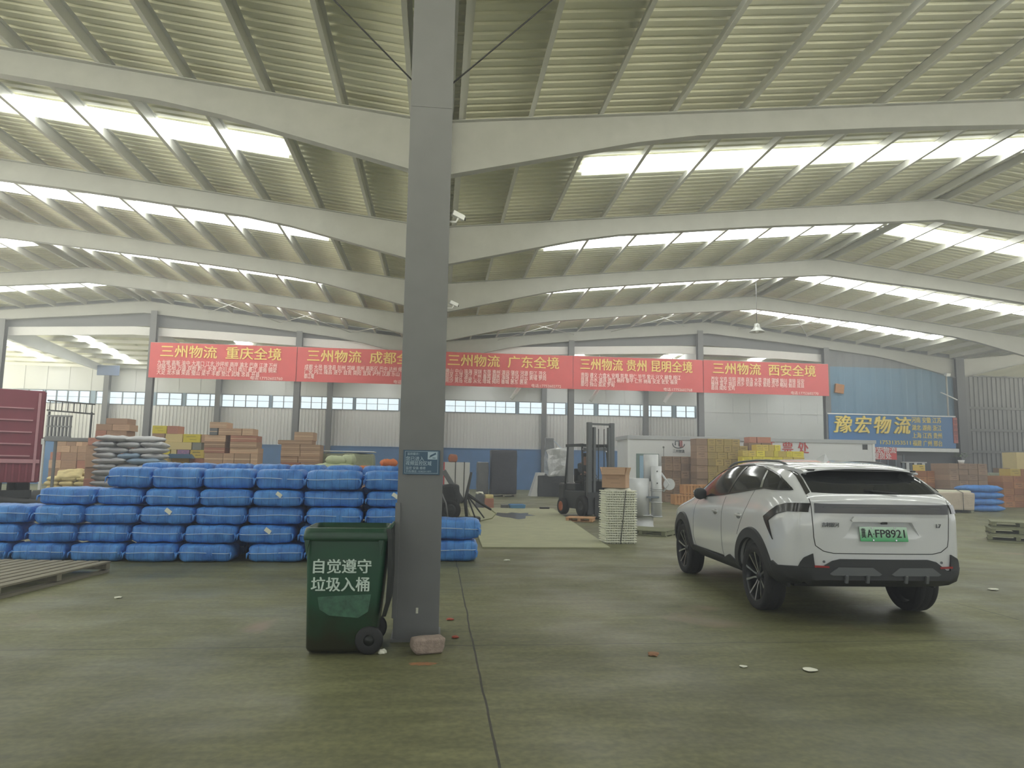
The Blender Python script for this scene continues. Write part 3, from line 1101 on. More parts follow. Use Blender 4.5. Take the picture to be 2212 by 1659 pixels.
def make_wheel(parent, x, y, s):
    w = empty('wheel', (x, y, WR))
    w.parent = parent
    w.rotation_euler = (0, R(90 * s), 0)
    t = MB()
    prof = [(.272, -.10), (.29, -.112), (.33, -.118), (.355, -.112), (WR - .004, -.09), (WR, -.05), (WR - .004, -.045), (WR, -.035), (WR, .035), (WR - .004, .045), (WR, .05), (WR - .004, .09), (.355, .112), (.33, .118), (.29, .112), (.272, .10)]
    t.lathe(prof, None, 56)
    to = t.build('tyre', M_tyre, w)
    r = MB()
    r.lathe([(.272, -.10), (.262, -.02), (.25, .04), (.257, .085), (.274, .104), (.279, .102)], None, 48)
    r.lathe([(.0, -.03), (.255, -.03)], None, 48)
    r.build('rim', M_rimdark, w)
    sp_ = MB()
    for k in range(5):
        a0 = 2 * PI * k / 5 + .3
        M = Matrix.Rotation(a0, 4, 'Z')
        for sg in (-1, 1):
            pts = [(.045, sg * .006), (.10, sg * .016), (.258, sg * .066), (.258, sg * .094), (.10, sg * .036), (.05, sg * .03)]
            if sg < 0:
                pts = pts[::-1]
            v = [M @ Vector((px, py, .045 + .05 * px / .23)) for px, py in pts] + [M @ Vector((px, py, .015 + .04 * px / .23)) for px, py in pts]
            n_ = len(pts)
            sp_._add(v, [tuple(range(n_)), tuple(range(2 * n_ - 1, n_ - 1, -1))] + [(i, n_ + i, n_ + (i + 1) % n_, (i + 1) % n_) for i in range(n_)])
    sp_.build('spoke', M_alloy, w)
    hb = MB()
    hb.lathe([(.0, .072), (.03, .07), (.05, .06), (.062, .035), (.062, .0)], None, 24)
    hb.build('hub_cap', M_rimdark, w)
    return w
for s in (-1, 1):
    for y in (0, WB):
        make_wheel(CAR, s * .865, y, s)
# plain black box added inside the car's underside to block light
un = MB()
un.bounds(-.60, .60, -.20, 3.45, .29, .42, .02)
un.build('underbody_block', M_black, CAR)
# ------------------------------------------------------------ wheelie bin, block and litter by the column
ORD = ['first', 'second', 'third', 'fourth', 'fifth', 'sixth', 'seventh', 'eighth', 'ninth', 'tenth', 'eleventh', 'twelfth', 'thirteenth', 'fourteenth', 'fifteenth', 'sixteenth', 'seventeenth', 'eighteenth', 'nineteenth', 'twentieth', 'twenty-first', 'twenty-second', 'twenty-third', 'twenty-fourth']
def nth(i, n, end='from left'):
    """Words for member i of n in a row, counted from the left."""
    if n == 1:
        return 'alone'
    if i == 0:
        return 'leftmost'
    if i == n - 1:
        return 'rightmost'
    return ORD[i] + ' ' + end
M_bin = mat('bin_green_plastic', rgb(34, 78, 54), 0.35, 0, 0.25, 3, dark=rgb(30, 62, 44))
M_bindark = mat('bin_dark_plastic', rgb(32, 36, 34), 0.45)
M_lettering = mat('stencil_white', rgb(205, 222, 212), 0.6)
def dirt_by_height(name, clean, dirty, z0, z1, rough):
    """Plastic with road dirt splashed over its foot, edge broken up by noise."""
    m = bpy.data.materials.new(name)
    m.use_nodes = True
    nt = m.node_tree
    b = nt.nodes['Principled BSDF']
    b.inputs['Roughness'].default_value = rough
    tc = nt.nodes.new('ShaderNodeTexCoord')
    s = nt.nodes.new('ShaderNodeSeparateXYZ')
    n = nt.nodes.new('ShaderNodeTexNoise')
    n.inputs['Scale'].default_value = 4
    n.inputs['Detail'].default_value = 8
    a = nt.nodes.new('ShaderNodeMath'); a.operation = 'MULTIPLY_ADD'
    a.inputs[1].default_value = 0.5
    mr = nt.nodes.new('ShaderNodeMapRange')
    mr.inputs['From Min'].default_value = z0 + .25
    mr.inputs['From Max'].default_value = z1 + .25
    mx = nt.nodes.new('ShaderNodeMix'); mx.data_type = 'RGBA'
    mx.inputs['A'].default_value = dirty
    mx.inputs['B'].default_value = clean
    nt.links.new(tc.outputs['Object'], s.inputs[0])
    nt.links.new(tc.outputs['Object'], n.inputs['Vector'])
    nt.links.new(n.outputs['Fac'], a.inputs[0])
    nt.links.new(s.outputs['Z'], a.inputs[2])
    nt.links.new(a.outputs[0], mr.inputs['Value'])
    nt.links.new(mr.outputs[0], mx.inputs['Factor'])
    nt.links.new(mx.outputs['Result'], b.inputs['Base Color'])
    return m
M_binbody = dirt_by_height('bin_body_plastic', rgb(34, 78, 56), rgb(44, 46, 30), .10, .42, .33)
BIN = empty('wheelie_bin', (-.752, 6.48, 0))
tag(BIN, 'green wheelie bin with white lettering and open lid beside the grey column', 'bin')
def rrect(cx, hx, hy, r, z, n=5):
    out = []
    for qx, qy, a0 in ((1, 1, 0), (-1, 1, 90), (-1, -1, 180), (1, -1, 270)):
        for k in range(n + 1):
            a = R(a0 + 90 * k / n)
            out.append(Vector((cx + qx * (hx - r) + r * math.cos(a), qy * (hy - r) + r * math.sin(a), z)))
    return out
bb = MB()
rings = []
for z, xl, xr, hy in ((.02, -.27, .27, .235), (.05, -.285, .285, .25), (.5, -.297, .325, .262), (.93, -.312, .362, .278), (.94, -.312, .362, .278)):
    r_ = rrect((xl + xr) / 2, (xr - xl) / 2, hy, .05, z)
    rings.append(r_ + [r_[0]])
bb.grid(rings)
bb.bm.faces.new([bb.bm.verts.new(p) for p in rrect(0, .27, .235, .05, .02)[::-1]])
bo = bb.build('bin_body', M_binbody, BIN, weld=True)
rm = MB()
def ring_wall(mb, prof, n=5):
    rows = []
    for z, xl, xr, hy in prof:
        r_ = rrect((xl + xr) / 2, (xr - xl) / 2, hy, .055, z, n)
        rows.append(r_ + [r_[0]])
    mb.grid(rows)
ring_wall(rm, [(.93, -.305, .355, .27), (.93, -.335, .375, .30), (.955, -.34, .38, .305), (1.0, -.335, .375, .30), (1.035, -.325, .365, .292), (1.04, -.30, .35, .27), (.93, -.295, .345, .262), (.4, -.27, .30, .24)])
rm.build('rim', M_bin, BIN, weld=True)
fl_ = MB()      # folds of the plastic film lining the hollow
for x in (-.30, .31):
    fl_.prism([(-.02, .0), (.02, 0), (.0, -.13)], .03, Matrix.Translation((x, -.285, .94)) @ Matrix.Rotation(PI / 2, 4, 'X'))
    fl_.build('rib', M_bin, BIN)
    fl_ = MB()
fl_.bm.free()
sh = MB()
sh.box((.02, -.266, .79), (.42, .012, .10), (R(-2), 0, 0), .005)
sh.build('moulded_panel', M_bin, BIN)
sh = MB()
sh.prism([(-.22, 0), (.22, .02), (.20, -.12), (.12, -.17), (-.12, -.15), (-.20, -.10)], .012, Matrix.Translation((0.02, -.252, .47)) @ Matrix.Rotation(PI / 2 - R(2), 4, 'X'))
sh.build('worn_film', mat('scuffed_film', rgb(70, 116, 92), 0.25, 0, 0.5, 18), BIN)
hd = MB()
hd.tube([(.36, -.20, 1.0), (.387, -.20, 1.05), (.387, .20, 1.05), (.36, .20, 1.0)], .014, 8)
hd.build('handle', M_bin, BIN)
lid = MB()
rows = []
for t, dx in ((0, .0), (.08, .02), (.40, .035), (.60, .03), (.72, .0)):
    rows.append([Vector((.40 + dx * .9 - .10 * t * .2, y, 1.03 - t)) for y in (-.29, -.27, -.1, .1, .27, .29)])
rows2 = [[p + Vector((.035 if 0 < j < 5 else .0, 0, 0)) for j, p in enumerate(r_)] for r_ in rows]
lid.grid(rows, smooth=False); lid.grid(rows2, smooth=False)
for k in (0, -1):
    lid.grid([rows[k], rows2[k]], smooth=False)
lid.grid([[r_[0] for r_ in rows], [r_[0] for r_ in rows2]], smooth=False)
lid.grid([[r_[-1] for r_ in rows], [r_[-1] for r_ in rows2]], smooth=False)
lo_ = lid.build('lid', M_bindark, BIN, weld=True)
lo_.location = (-.052, 0, 0)
for y in (-.24, .24):
    w = MB()
    M = Matrix.Translation((.235, y, .115)) @ Matrix.Rotation(PI / 2, 4, 'X')
    w.lathe([(.045, -.025), (.10, -.028), (.115, -.02), (.115, .02), (.10, .028), (.045, .025)], M, 32)
    wo = w.build('wheel', M_black, BIN)
    h = MB()
    h.lathe([(.0, -.03), (.02, -.03), (.045, -.02), (.07, -.012), (.07, .012), (.0, .03)], M, 20)
    h.build('hub', M_bindark, wo)
ax = MB()
ax.cyl((.235, 0, .115), .012, .46, 10, 'Y')
ax.build('axle', M_bindark, BIN)
for k, ln in enumerate(('自觉遵守', '垃圾入桶')):
    o = text(ln, .125, M_lettering, BIN, (-.005 - .012 * k, -.2745 + .0052 * k, .712 - .148 * k), (PI / 2 - R(2.0), 0, 0), .028, .0022, width=.475)

M_stone = mat('rough_concrete_block', rgb(176, 158, 146), 0.9, 0, 0.35, 22, 0.8, 40)
st = MB()
st.box((0, 0, .065), (.28, .17, .13), None, .03, 3)
bmesh.ops.subdivide_edges(st.bm, edges=st.bm.edges[:], cuts=3, use_grid_fill=True)
for v in st.bm.verts:
    n_ = noise.noise(v.co * 9) * .012 + noise.noise(v.co * 30) * .005
    v.co += v.co.normalized() * n_
    v.co.x *= 1 - .25 * max(0, .06 - v.co.z) / .06 * .6
    v.co.z = max(0, v.co.z)
for f in st.bm.faces:
    f.smooth = True
so_ = st.build('stone_block', M_stone)
so_.location = (-.03, 6.28, 0)
so_.rotation_euler = (0, 0, R(14))
tag(so_, 'rough broken concrete block lying at the foot of the grey column', 'stone')

def crumple(name, u, v, size, m, label, cat='litter', flat=.35, seed=0):
    p = floor_at(u, v)
    mb = MB()
    bmesh.ops.create_icosphere(mb.bm, subdivisions=2, radius=size)
    for vv in mb.bm.verts:
        vv.co *= 1 + .55 * noise.noise(vv.co * (3.1 / size) + Vector((seed * 3.7, 0, 0)))
        vv.co.z = max(-.25 * size, vv.co.z * flat)
    zmin = min(vv.co.z for vv in mb.bm.verts)
    for vv in mb.bm.verts:
        vv.co.z -= zmin
    o = mb.build(name, m)
    o.location = (p.x, p.y, 0.001)
    o.rotation_euler = (0, 0, seed)
    return tag(o, label, cat)
M_paper = mat('litter_paper', rgb(222, 222, 206), 0.8)
M_leaf = mat('dry_litter', rgb(150, 112, 84), 0.8)
M_redbit = mat('red_litter', rgb(166, 78, 58), 0.7)
crumple('paper_scrap', 826, 1412, .035, M_paper, 'crumpled white paper scrap between the bin and the concrete block', seed=1, flat=.7)
crumple('leaf_scrap', 1411, 1416, .045, M_leaf, 'brown curled scrap on the floor in front of the car', seed=2)
crumple('paper_scrap', 1750, 1449, .055, M_paper, 'flat pale paper scrap on the floor nearest the camera', seed=3, flat=.15)
crumple('paper_scrap', 2146, 1275, .06, M_paper, 'white paper scrap on the floor right of the car', seed=4, flat=.2)
crumple('red_scrap', 972, 1339, .04, M_redbit, 'red scrap right of the column foot', seed=5, flat=.2)
crumple('red_scrap', 984, 1378, .035, M_redbit, 'reddish leaf scrap beside the concrete block', seed=6, flat=.3)
crumple('paper_scrap', 1605, 1441, .03, M_paper, 'tiny pale scrap on the bare floor', seed=7, flat=.2)
crumple('paper_scrap', 1095, 1211, .05, M_paper, 'white scrap on the floor beyond the column', seed=8, flat=.2)
crumple('paper_scrap', 255, 1292, .04, M_paper, 'pale scrap on the floor by the wooden pallet', seed=9, flat=.2)
# orange paint mark on the concrete
pm = MB()
c_ = floor_at(912, 1434)
pts = []
for k in range(26):
    a = 2 * PI * k / 26
    rr = 1 + .45 * noise.noise(Vector((math.cos(a) * 2, math.sin(a) * 2, 3)))
    pts.append((c_.x + .11 * rr * math.cos(a), c_.y + .045 * rr * math.sin(a)))
pm.prism(pts, .0012, Matrix.Translation((0, 0, .0003)))
tag(pm.build('paint_mark', mat('orange_floor_paint', rgb(176, 104, 56), 0.8, 0, .6, 30, dark=rgb(112, 104, 78))), 'small orange paint mark on the concrete before the column', 'paint mark')

# ------------------------------------------------------------ fittings of the near column
COLF = 6.87 - .21
M_signblue = mat('sign_slate_blue', rgb(52, 86, 112), 0.45)
M_signtext = mat('sign_pale_print', rgb(168, 190, 204), 0.5)
CS = empty('notice_board', (-.135, COLF - .012, 1.60))
tag(CS, 'small blue surveillance notice with a camera symbol fixed to the near column', 'notice')
q = MB(); q.box((0, 0, 0), (.335, .012, .225), None, .003); q.build('board', M_signblue, CS)
q = MB()
for x0, x1, z0, z1 in ((-.152, .152, .098, .101), (-.152, .152, -.101, -.098), (-.152, -.149, -.101, .101), (.149, .152, -.101, .101)):
    q.bounds(x0, x1, -.0075, -.006, z0, z1)
q.build('border', M_signtext, CS)
text('监控提示：', .026, M_signtext, CS, (-.075, -.0075, .075), bold=.015, ext=.0006, width=.11)
text('您已进入', .044, M_signtext, CS, (-.06, -.0075, .03), bold=.015, ext=.0006, width=.165)
text('视频监控区域', .044, M_signtext, CS, (-.025, -.0075, -.012), bold=.015, ext=.0006, width=.235)
text('监控 安装 维修', .03, M_signtext, CS, (-.05, -.0075, -.055), bold=.01, ext=.0006, width=.18)
text('手机/微信 15302311071', .022, M_signtext, CS, (-.025, -.0075, -.084), bold=.01, ext=.0006, width=.23)
q = MB(); q.box((.10, -.007, .062), (.088, .002, .068), None, .0005); q.build('symbol_panel', M_signtext, CS)
q = MB()
q.box((.105, -.009, .07), (.06, .002, .016), (0, R(-28), 0))
q.box((.08, -.009, .052), (.022, .002, .007), (0, R(-28), 0))
q.box((.115, -.009, .042), (.03, .002, .006))
q.build('camera_symbol', M_signblue, CS)
q = MB(); q.box((-.135, COLF - .006, .27), (.022, .006, .05), None, .002)
tag(q.build('white_tag', M_paper), 'tiny white tag stuck low on the near column', 'tag')
q = MB(); q.box((-.335, COLF - .02, .72), (.045, .04, 1.02), None, .004)
tag(q.build('cable_trunking', M_steel), 'grey cable trunking running up the left edge of near column', 'trunking')
for sgn, lab in ((-1, 'left'), (1, 'right')):
    q = MB()
    q.tube([(CX0 + sgn * .2, 6.7, 5.35), (CX0 + sgn * 2.1, 6.7, 7.22)], .008, 6)
    tag(q.build('stay_wire', M_black), 'thin dark stay wire slanting up from the %s side of near column' % lab, 'wire')
def security_camera(u, v, Y, label):
    p = at(u, v, Y)
    e = empty('security_camera', p)
    tag(e, label, 'security camera', 'security cameras on the columns')
    q = MB(); q.box((0, 0, 0), (.24, .10, .10), (0, R(18), R(20)), .02); q.build('camera_housing', M_white, e)
    q = MB(); q.tube([(0, 0, -.04), (-.04, 0, -.12), (min(-.05, CX0 + .2 - p.x), 0, -.12)], .02, 8); q.build('bracket', M_white, e)
    q = MB(); q.cyl((.125, .045, -.04), .035, .02, 16, 'X'); q.build('lens', M_black, e)
security_camera(990, 466, 12.6, 'white security camera on a bracket, higher of the two behind the near column')
security_camera(980, 656, 18.5, 'white security camera on a bracket, lower of the two behind the near column')

# ------------------------------------------------------------ blue woven bales
def woven(name, col, dark, seam, period):
    """Woven plastic cloth with darker folds and narrow stitched joints along the bale."""
    m = bpy.data.materials.new(name)
    m.use_nodes = True
    nt = m.node_tree
    L = nt.links
    b = nt.nodes['Principled BSDF']
    b.inputs['Roughness'].default_value = 0.42
    tc = nt.nodes.new('ShaderNodeTexCoord')
    oi = nt.nodes.new('ShaderNodeObjectInfo')
    ad = nt.nodes.new('ShaderNodeVectorMath'); ad.operation = 'ADD'
    mu = nt.nodes.new('ShaderNodeVectorMath'); mu.operation = 'SCALE'; mu.inputs['Scale'].default_value = 13.0
    cb = nt.nodes.new('ShaderNodeCombineXYZ')
    L.new(oi.outputs['Random'], cb.inputs[0]); L.new(oi.outputs['Random'], cb.inputs[1])
    L.new(cb.outputs[0], mu.inputs[0])
    L.new(tc.outputs['Object'], ad.inputs[0]); L.new(mu.outputs[0], ad.inputs[1])
    n = nt.nodes.new('ShaderNodeTexNoise'); n.inputs['Scale'].default_value = 5; n.inputs['Detail'].default_value = 7
    L.new(ad.outputs[0], n.inputs['Vector'])
    r = nt.nodes.new('ShaderNodeValToRGB')
    r.color_ramp.elements[0].position = 0.32; r.color_ramp.elements[0].color = dark
    r.color_ramp.elements[1].position = 0.7; r.color_ramp.elements[1].color = col
    L.new(n.outputs['Fac'], r.inputs[0])
    s = nt.nodes.new('ShaderNodeSeparateXYZ'); L.new(tc.outputs['Object'], s.inputs[0])
    w = nt.nodes.new('ShaderNodeMath'); w.operation = 'MULTIPLY_ADD'; w.inputs[1].default_value = .03
    L.new(n.outputs['Fac'], w.inputs[0]); L.new(s.outputs['X'], w.inputs[2])
    p = nt.nodes.new('ShaderNodeMath'); p.operation = 'PINGPONG'; p.inputs[1].default_value = period
    L.new(w.outputs[0], p.inputs[0])
    g = nt.nodes.new('ShaderNodeMath'); g.operation = 'LESS_THAN'; g.inputs[1].default_value = .004
    L.new(p.outputs[0], g.inputs[0])
    f = nt.nodes.new('ShaderNodeMath'); f.operation = 'MULTIPLY'; f.inputs[1].default_value = .6
    L.new(g.outputs[0], f.inputs[0])
    mx = nt.nodes.new('ShaderNodeMix'); mx.data_type = 'RGBA'
    L.new(f.outputs[0], mx.inputs['Factor']); L.new(r.outputs[0], mx.inputs['A']); mx.inputs['B'].default_value = seam
    L.new(mx.outputs['Result'], b.inputs['Base Color'])
    n2 = nt.nodes.new('ShaderNodeTexNoise'); n2.inputs['Scale'].default_value = 16; n2.inputs['Detail'].default_value = 5; n2.inputs['Distortion'].default_value = .8
    mp = nt.nodes.new('ShaderNodeMapping'); mp.inputs['Scale'].default_value = (1.6, .7, .5)
    L.new(ad.outputs[0], mp.inputs[0]); L.new(mp.outputs[0], n2.inputs['Vector'])
    bp = nt.nodes.new('ShaderNodeBump'); bp.inputs['Strength'].default_value = .55; bp.inputs['Distance'].default_value = .03
    L.new(n2.outputs['Fac'], bp.inputs['Height']); L.new(bp.outputs[0], b.inputs['Normal'])
    return m
M_bale = woven('blue_woven_cloth', rgb(88, 154, 226), rgb(52, 112, 192), rgb(36, 84, 150), .07)
M_cord = mat('pale_cord', rgb(186, 206, 228), 0.7)
def bale_mesh(seed, L=1.0, D=1.0, Hh=1.0):
    """A stuffed rectangular bale: unit-ish block with bulging faces, soft ends and wrinkled skin."""
    mb = MB()
    nu, nv = 26, 24
    P = []
    for i in range(nu + 1):
        t = -1 + 2 * i / nu
        x = math.copysign(abs(t) ** .85, t) * .5
        e = max(0.0, 1 - abs(2 * x) ** 7) ** .42
        e = max(e, .02)
        row = []
        for j in range(nv):
            a = 2 * PI * j / nv
            ca, sa = math.cos(a), math.sin(a)
            k = .36
            y = math.copysign(abs(ca) ** k, ca) * .5
            z = math.copysign(abs(sa) ** k, sa) * .5
            sag = 1 + .05 * math.sin(7 * x + seed) + .03 * math.sin(17 * x + 2 * seed)
            p = Vector((x, y * (.55 + .45 * e) if e < .99 else y, z * (.35 + .65 * e)))
            p.y *= sag if ca < 0 else 1
            d = .035 * noise.noise(Vector((p.x * 6 + seed * 5.1, p.y * 5, p.z * 3))) + .018 * noise.noise(Vector((p.x * 22, p.y * 9, p.z * 6 + seed)))
            p += Vector((d * .15, d * ca * 1.2, d * sa * 1.3))
            p.x *= 1 + .03 * noise.noise(Vector((p.z * 4 + seed, p.y * 3, 0)))
            row.append(p)
        P.append(row + [row[0]])
    mb.grid(P)
    for row, flip in ((P[0], 1), (P[-1], 0)):
        vs_ = [mb.bm.verts.new(p) for p in row[:-1]]
        f = mb.bm.faces.new(vs_ if flip else vs_[::-1]); f.smooth = True
    bmesh.ops.remove_doubles(mb.bm, verts=mb.bm.verts[:], dist=1e-5)
    for v in mb.bm.verts:
        v.co = Vector((v.co.x * L, v.co.y * D, (v.co.z + .5) * Hh))
    return mb
BALE_L, BALE_D, BALE_H = 1.0, .66, .31
def make_bale(seed, paper=False):
    b = bale_mesh(seed, BALE_L, BALE_D, BALE_H * .97).build('woven_bale', M_bale)
    c = MB()
    pts = []
    for k in range(15):
        x = -.47 + .94 * k / 14
        pts.append((x, -BALE_D * .5 - .012 + (.05 if abs(x) > .45 else 0) - .008 * math.sin(7 * x + seed), BALE_H * (.52 + .03 * math.sin(5 * x + seed))))
    c.tube(pts, .006, 5)
    c.build('cord', M_cord, b)
    for s in (-1, 1):
        t = MB()
        t.tube([(s * .46, -BALE_D * .40, BALE_H * .5), (s * .495, -BALE_D * .47, BALE_H * .45), (s * .49, -BALE_D * .52, BALE_H * .22)], [.03, .018, .006], 6)
        t.build('tied_end', M_bale, b)
    if paper:
        l = MB()
        l.box((.05, -BALE_D * .5 - .022, BALE_H * .72), (.12, .004, .07), (R(-12), R(-20 + 9 * seed), 0))
        l.build('paper_label', M_paper, b)
    return b
PROTO = [make_bale(k) for k in range(5)]
PROTOP = make_bale(6, True)
used_proto = set()
def put(proto, loc, scale, label, group, rz=0.0):
    o = proto if proto.name not in used_proto else dup(proto)
    used_proto.add(proto.name)
    o.location = loc
    o.scale = scale
    o.rotation_euler = (0, 0, rz)
    if label:
        o['label'] = label
    o['category'] = 'bale'
    o['group'] = group
    return o
ZL = (0, .285, .575, .865, 1.14, 1.475)
BY = 11.85     # front plane of the wall of bales
BROWS = [
    [(-75, 18), (25, 147), (152, 270), (270, 390), (385, 504), (537, 658), (660, 778), (786, 880)],
    [(-70, 40), (57, 168), (164, 282), (282, 398), (397, 515), (513, 634), (645, 765), (780, 885)],
    [(-62, 64), (66, 174), (175, 298), (297, 418), (418, 533), (530, 652), (658, 780), (788, 895)],
    [(75, 203), (200, 312), (304, 422), (424, 541), (540, 652), (650, 783), (788, 905)],
    [(220, 335), (318, 434), (428, 546), (544, 656), (654, 776), (781, 900)],
]
PAPER = {(4 - 1, 4), (1, 5), (2, 3), (3, 6)}
ROWNAME = ['bottom row', 'second row up', 'third row up', 'fourth row up', 'top front row']
for r_, row in enumerate(BROWS):
    for i, (a, b) in enumerate(row):
        b = min(b, row[i + 1][0] - 1) if i + 1 < len(row) else b
        yb = BY + rng.uniform(-.05, .08) + .03 * r_
        xa, xb = at(a, 1120, yb).x, at(b, 1120, yb).x
        pr = PROTOP if (r_, i) in PAPER else PROTO[(i * 2 + r_ * 3) % 5]
        h = ZL[r_ + 1] - ZL[r_]
        put(pr, ((xa + xb) / 2, yb + BALE_D / 2, ZL[r_]), ((xb - xa) * 1.0, 1.0, h / BALE_H),
            'blue woven bale%s, %s, %s of the front stack' % (' with label' if (r_, i) in PAPER else '', ROWNAME[r_], nth(i, len(row))),
            'blue bales of the long stack', R(rng.uniform(-1.5, 1.5)))
# the row behind, of which only the crown shows, carried by its own stack
BACKROW = [(300, 376), (378, 456), (458, 538), (540, 618), (620, 699), (701, 778), (780, 868)]
for i, (a, b) in enumerate(BACKROW):
    yb = BY + BALE_D + .16
    xa, xb = at(a, 1030, yb).x, at(b, 1030, yb).x
    for r_ in range(5):
        h = (ZL[r_ + 1] - ZL[r_]) * 1.05
        lab = 'blue woven bale peeping over the long stack from behind, %s' % nth(i, len(BACKROW)) if r_ == 4 else None
        o = put(PROTO[(i + r_) % 5], ((xa + xb) / 2, yb + BALE_D / 2, ZL[r_] * 1.055), (xb - xa, 1.0, h / BALE_H), lab, 'blue bales behind the long stack')
        if r_ < 4:
            o['label'] = 'blue woven bale hidden behind the long stack under the back row'
# two bales right of the column
for z, (a, b), h, lab in ((0, (900, 1034), .36, 'lower'), (.36, (895, 1040), .34, 'upper')):
    xa, xb = at(a, 1170, 11.95).x, at(b, 1170, 11.95).x
    put(PROTO[2] if z else PROTO[0], ((xa + xb) / 2, 11.95 + .33, z), (xb - xa, 1.0, h / BALE_H), 'blue woven bale right of the near column, %s of the two' % lab, 'blue bales right of the column', R(-3))

# ------------------------------------------------------------ wooden pallets
M_wood = mat('weathered_wood', rgb(146, 140, 124), 0.85, 0, 0.3, 3, 0.2, 40, stretch=(.6, 8, 8))
M_wood2 = mat('green_grey_wood', rgb(138, 140, 112), 0.85, 0, 0.35, 3, 0.2, 40, stretch=(.6, 8, 8))
def pallet(loc, rz, label, L=1.5, W=1.2, nslat=9, m=None, h=.14, group=None, gap=.35):
    m = m or M_wood
    e = empty('wooden_pallet', loc, rz)
    tag(e, label, 'pallet', group)
    w = W / (nslat + gap * (nslat - 1)) if nslat > 1 else W
    for k in range(nslat):
        q = MB(); q.box((0, -W / 2 + w / 2 + k * w * (1 + gap), h - .0125), (L, w, .025), None, .003, 1)
        q.build('slat', m, e)
    for x in (-L / 2 + .06, 0, L / 2 - .06):
        q = MB(); q.box((x, 0, h - .025 - .04), (.09, W, .08), None, .003, 1)
        q.build('bearer', m, e)
    for y in (-W / 2 + .06, 0, W / 2 - .06):
        q = MB(); q.box((0, y, .0125 + .0), (L, .10, h - .105 - .0), None, .003, 1)
        q.build('bottom_board', m, e)
    return e
# front corner by (238, 1238); it runs off the left edge
c0 = floor_at(240, 1212, .15); c1 = floor_at(0, 1266, .15)
ang = math.atan2(c0.y - c1.y, c0.x - c1.x)
Lp, Wp = 2.2, 1.9
u_ = Vector((math.cos(ang), math.sin(ang))); n_ = Vector((-math.sin(ang), math.cos(ang)))
cc = Vector((c0.x, c0.y)) - u_ * Lp / 2 + n_ * Wp / 2
pallet((cc.x, cc.y, 0), ang, 'low grey wooden pallet with many slats on the floor before blue bales', Lp, Wp, 11, M_wood, .15)
# ------------------------------------------------------------ banners and signs
BAN = [
    (-14.12, 'Chongqing', '三州物流  重庆全境', ['九龙坡 高新 渝中 大渡口 江北 沙坪坝 南岸 渝北 巴南 江津 万州', '涪陵 北碚 万盛 双桥 黔江 长寿 合川 永川 南川 綦江 潼南 铜梁', '大足 龙水镇 荣昌 璧山 梁平 丰都 垫江 武隆 忠县 开县'], '电话:17752602760'),
    (-7.08, 'Chengdu', '三州物流  成都全境', ['成都 大邑 新津县 彭州 邛崃 崇州 高新区 巴中 达州 绵阳', '广安 内江 隆昌 遂宁 自贡 简阳 宜宾 泸州 汉源 乐山', '都江堰'], '电话:17752602770'),
    (-.06, 'Guangdong', '三州物流  广东全境', ['佛山 中山 珠海 深圳 东莞 惠州 清远 肇庆 河源 阳江 茂名', '韶关 云浮 湛江 广州 番禺 越秀 海珠 天河 白云 黄埔 萝岗', '南沙 黄岛 花都 从化 增城 揭阳 番城 惠东 惠来'], '电话:17752602772'),
    (6.96, 'Guizhou and Kunming', '三州物流 贵州 昆明全境', ['贵阳 遵义 六盘水 安顺 凯里 铜仁 毕节 紫云 兴义 赫章 榕江', '盘县 赤水 道真 德江 桐梓 黎平 仁怀 纳雍 安龙 瓮安 福泉', '都匀 独山 荔波 罗甸'], '电话:17752602768'),
    (13.98, "Xi'an", '三州物流  西安全境', ['西安 宝鸡 华阴 渭南 商洛 大荔 澄城 蒲城 铜川 黄陵 延安', '榆林 富平 城固 西乡 安康 柞水 紫阳 汉中 略阳 勉县 成县', '眉县 咸阳 宝鸡'], '电话:17752602770'),
]
BZ0, BZ1 = 5.60, 7.34
M_btext = mat('banner_white_print', rgb(250, 226, 220), 0.6)
M_rope = mat('pale_rope', rgb(190, 190, 186), 0.8)
for k, (x0, place, head, lines, tel) in enumerate(BAN):
    x1 = BAN[k + 1][0] if k < 4 else 21.0
    y = Y_GABLE - .27
    e = empty('banner', ((x0 + x1) / 2, y, (BZ0 + BZ1) / 2))
    tag(e, 'long red banner whose yellow title names %s, hung between posts' % place, 'banner', 'red banners across the end frame')
    w, h = x1 - x0 - .02, BZ1 - BZ0
    mb = MB()
    nx = 28
    P, Q = [], []
    for i in range(nx + 1):
        xx = -w / 2 + w * i / nx
        P.append([Vector((xx, .012 * math.sin(i * 1.3 + k) + .01 * noise.noise(Vector((i * .7, j, k))), -h / 2 + h * j / 6)) for j in range(7)])
        Q.append([p + Vector((0, .012, 0)) for p in P[-1]])
    mb.grid(P); mb.grid(Q)
    mb.build('cloth', M_red, e)
    text(head, .66, M_yellow, e, (-.12, -.035, .40), bold=.022, ext=.003, width=w * .86 if len(head) > 10 else w * .82)
    for j, ln in enumerate(lines):
        wd = (w * .88) * (len(ln) / 38.0)
        text(ln, .27, M_btext, e, (-w * .445 if True else 0, -.035, -.14 - .235 * j), bold=.012, ext=.002, width=min(wd, w * .89), align='LEFT')
    text(tel, .20, M_btext, e, (w * .30, -.035, -.77), bold=.01, ext=.002, width=w * .22)
    rp = MB()
    rp.tube([(-w / 2, .02, h / 2), (w / 2, .02, h / 2)], .012, 5)
    rp.build('hanging_rope', M_rope, e)

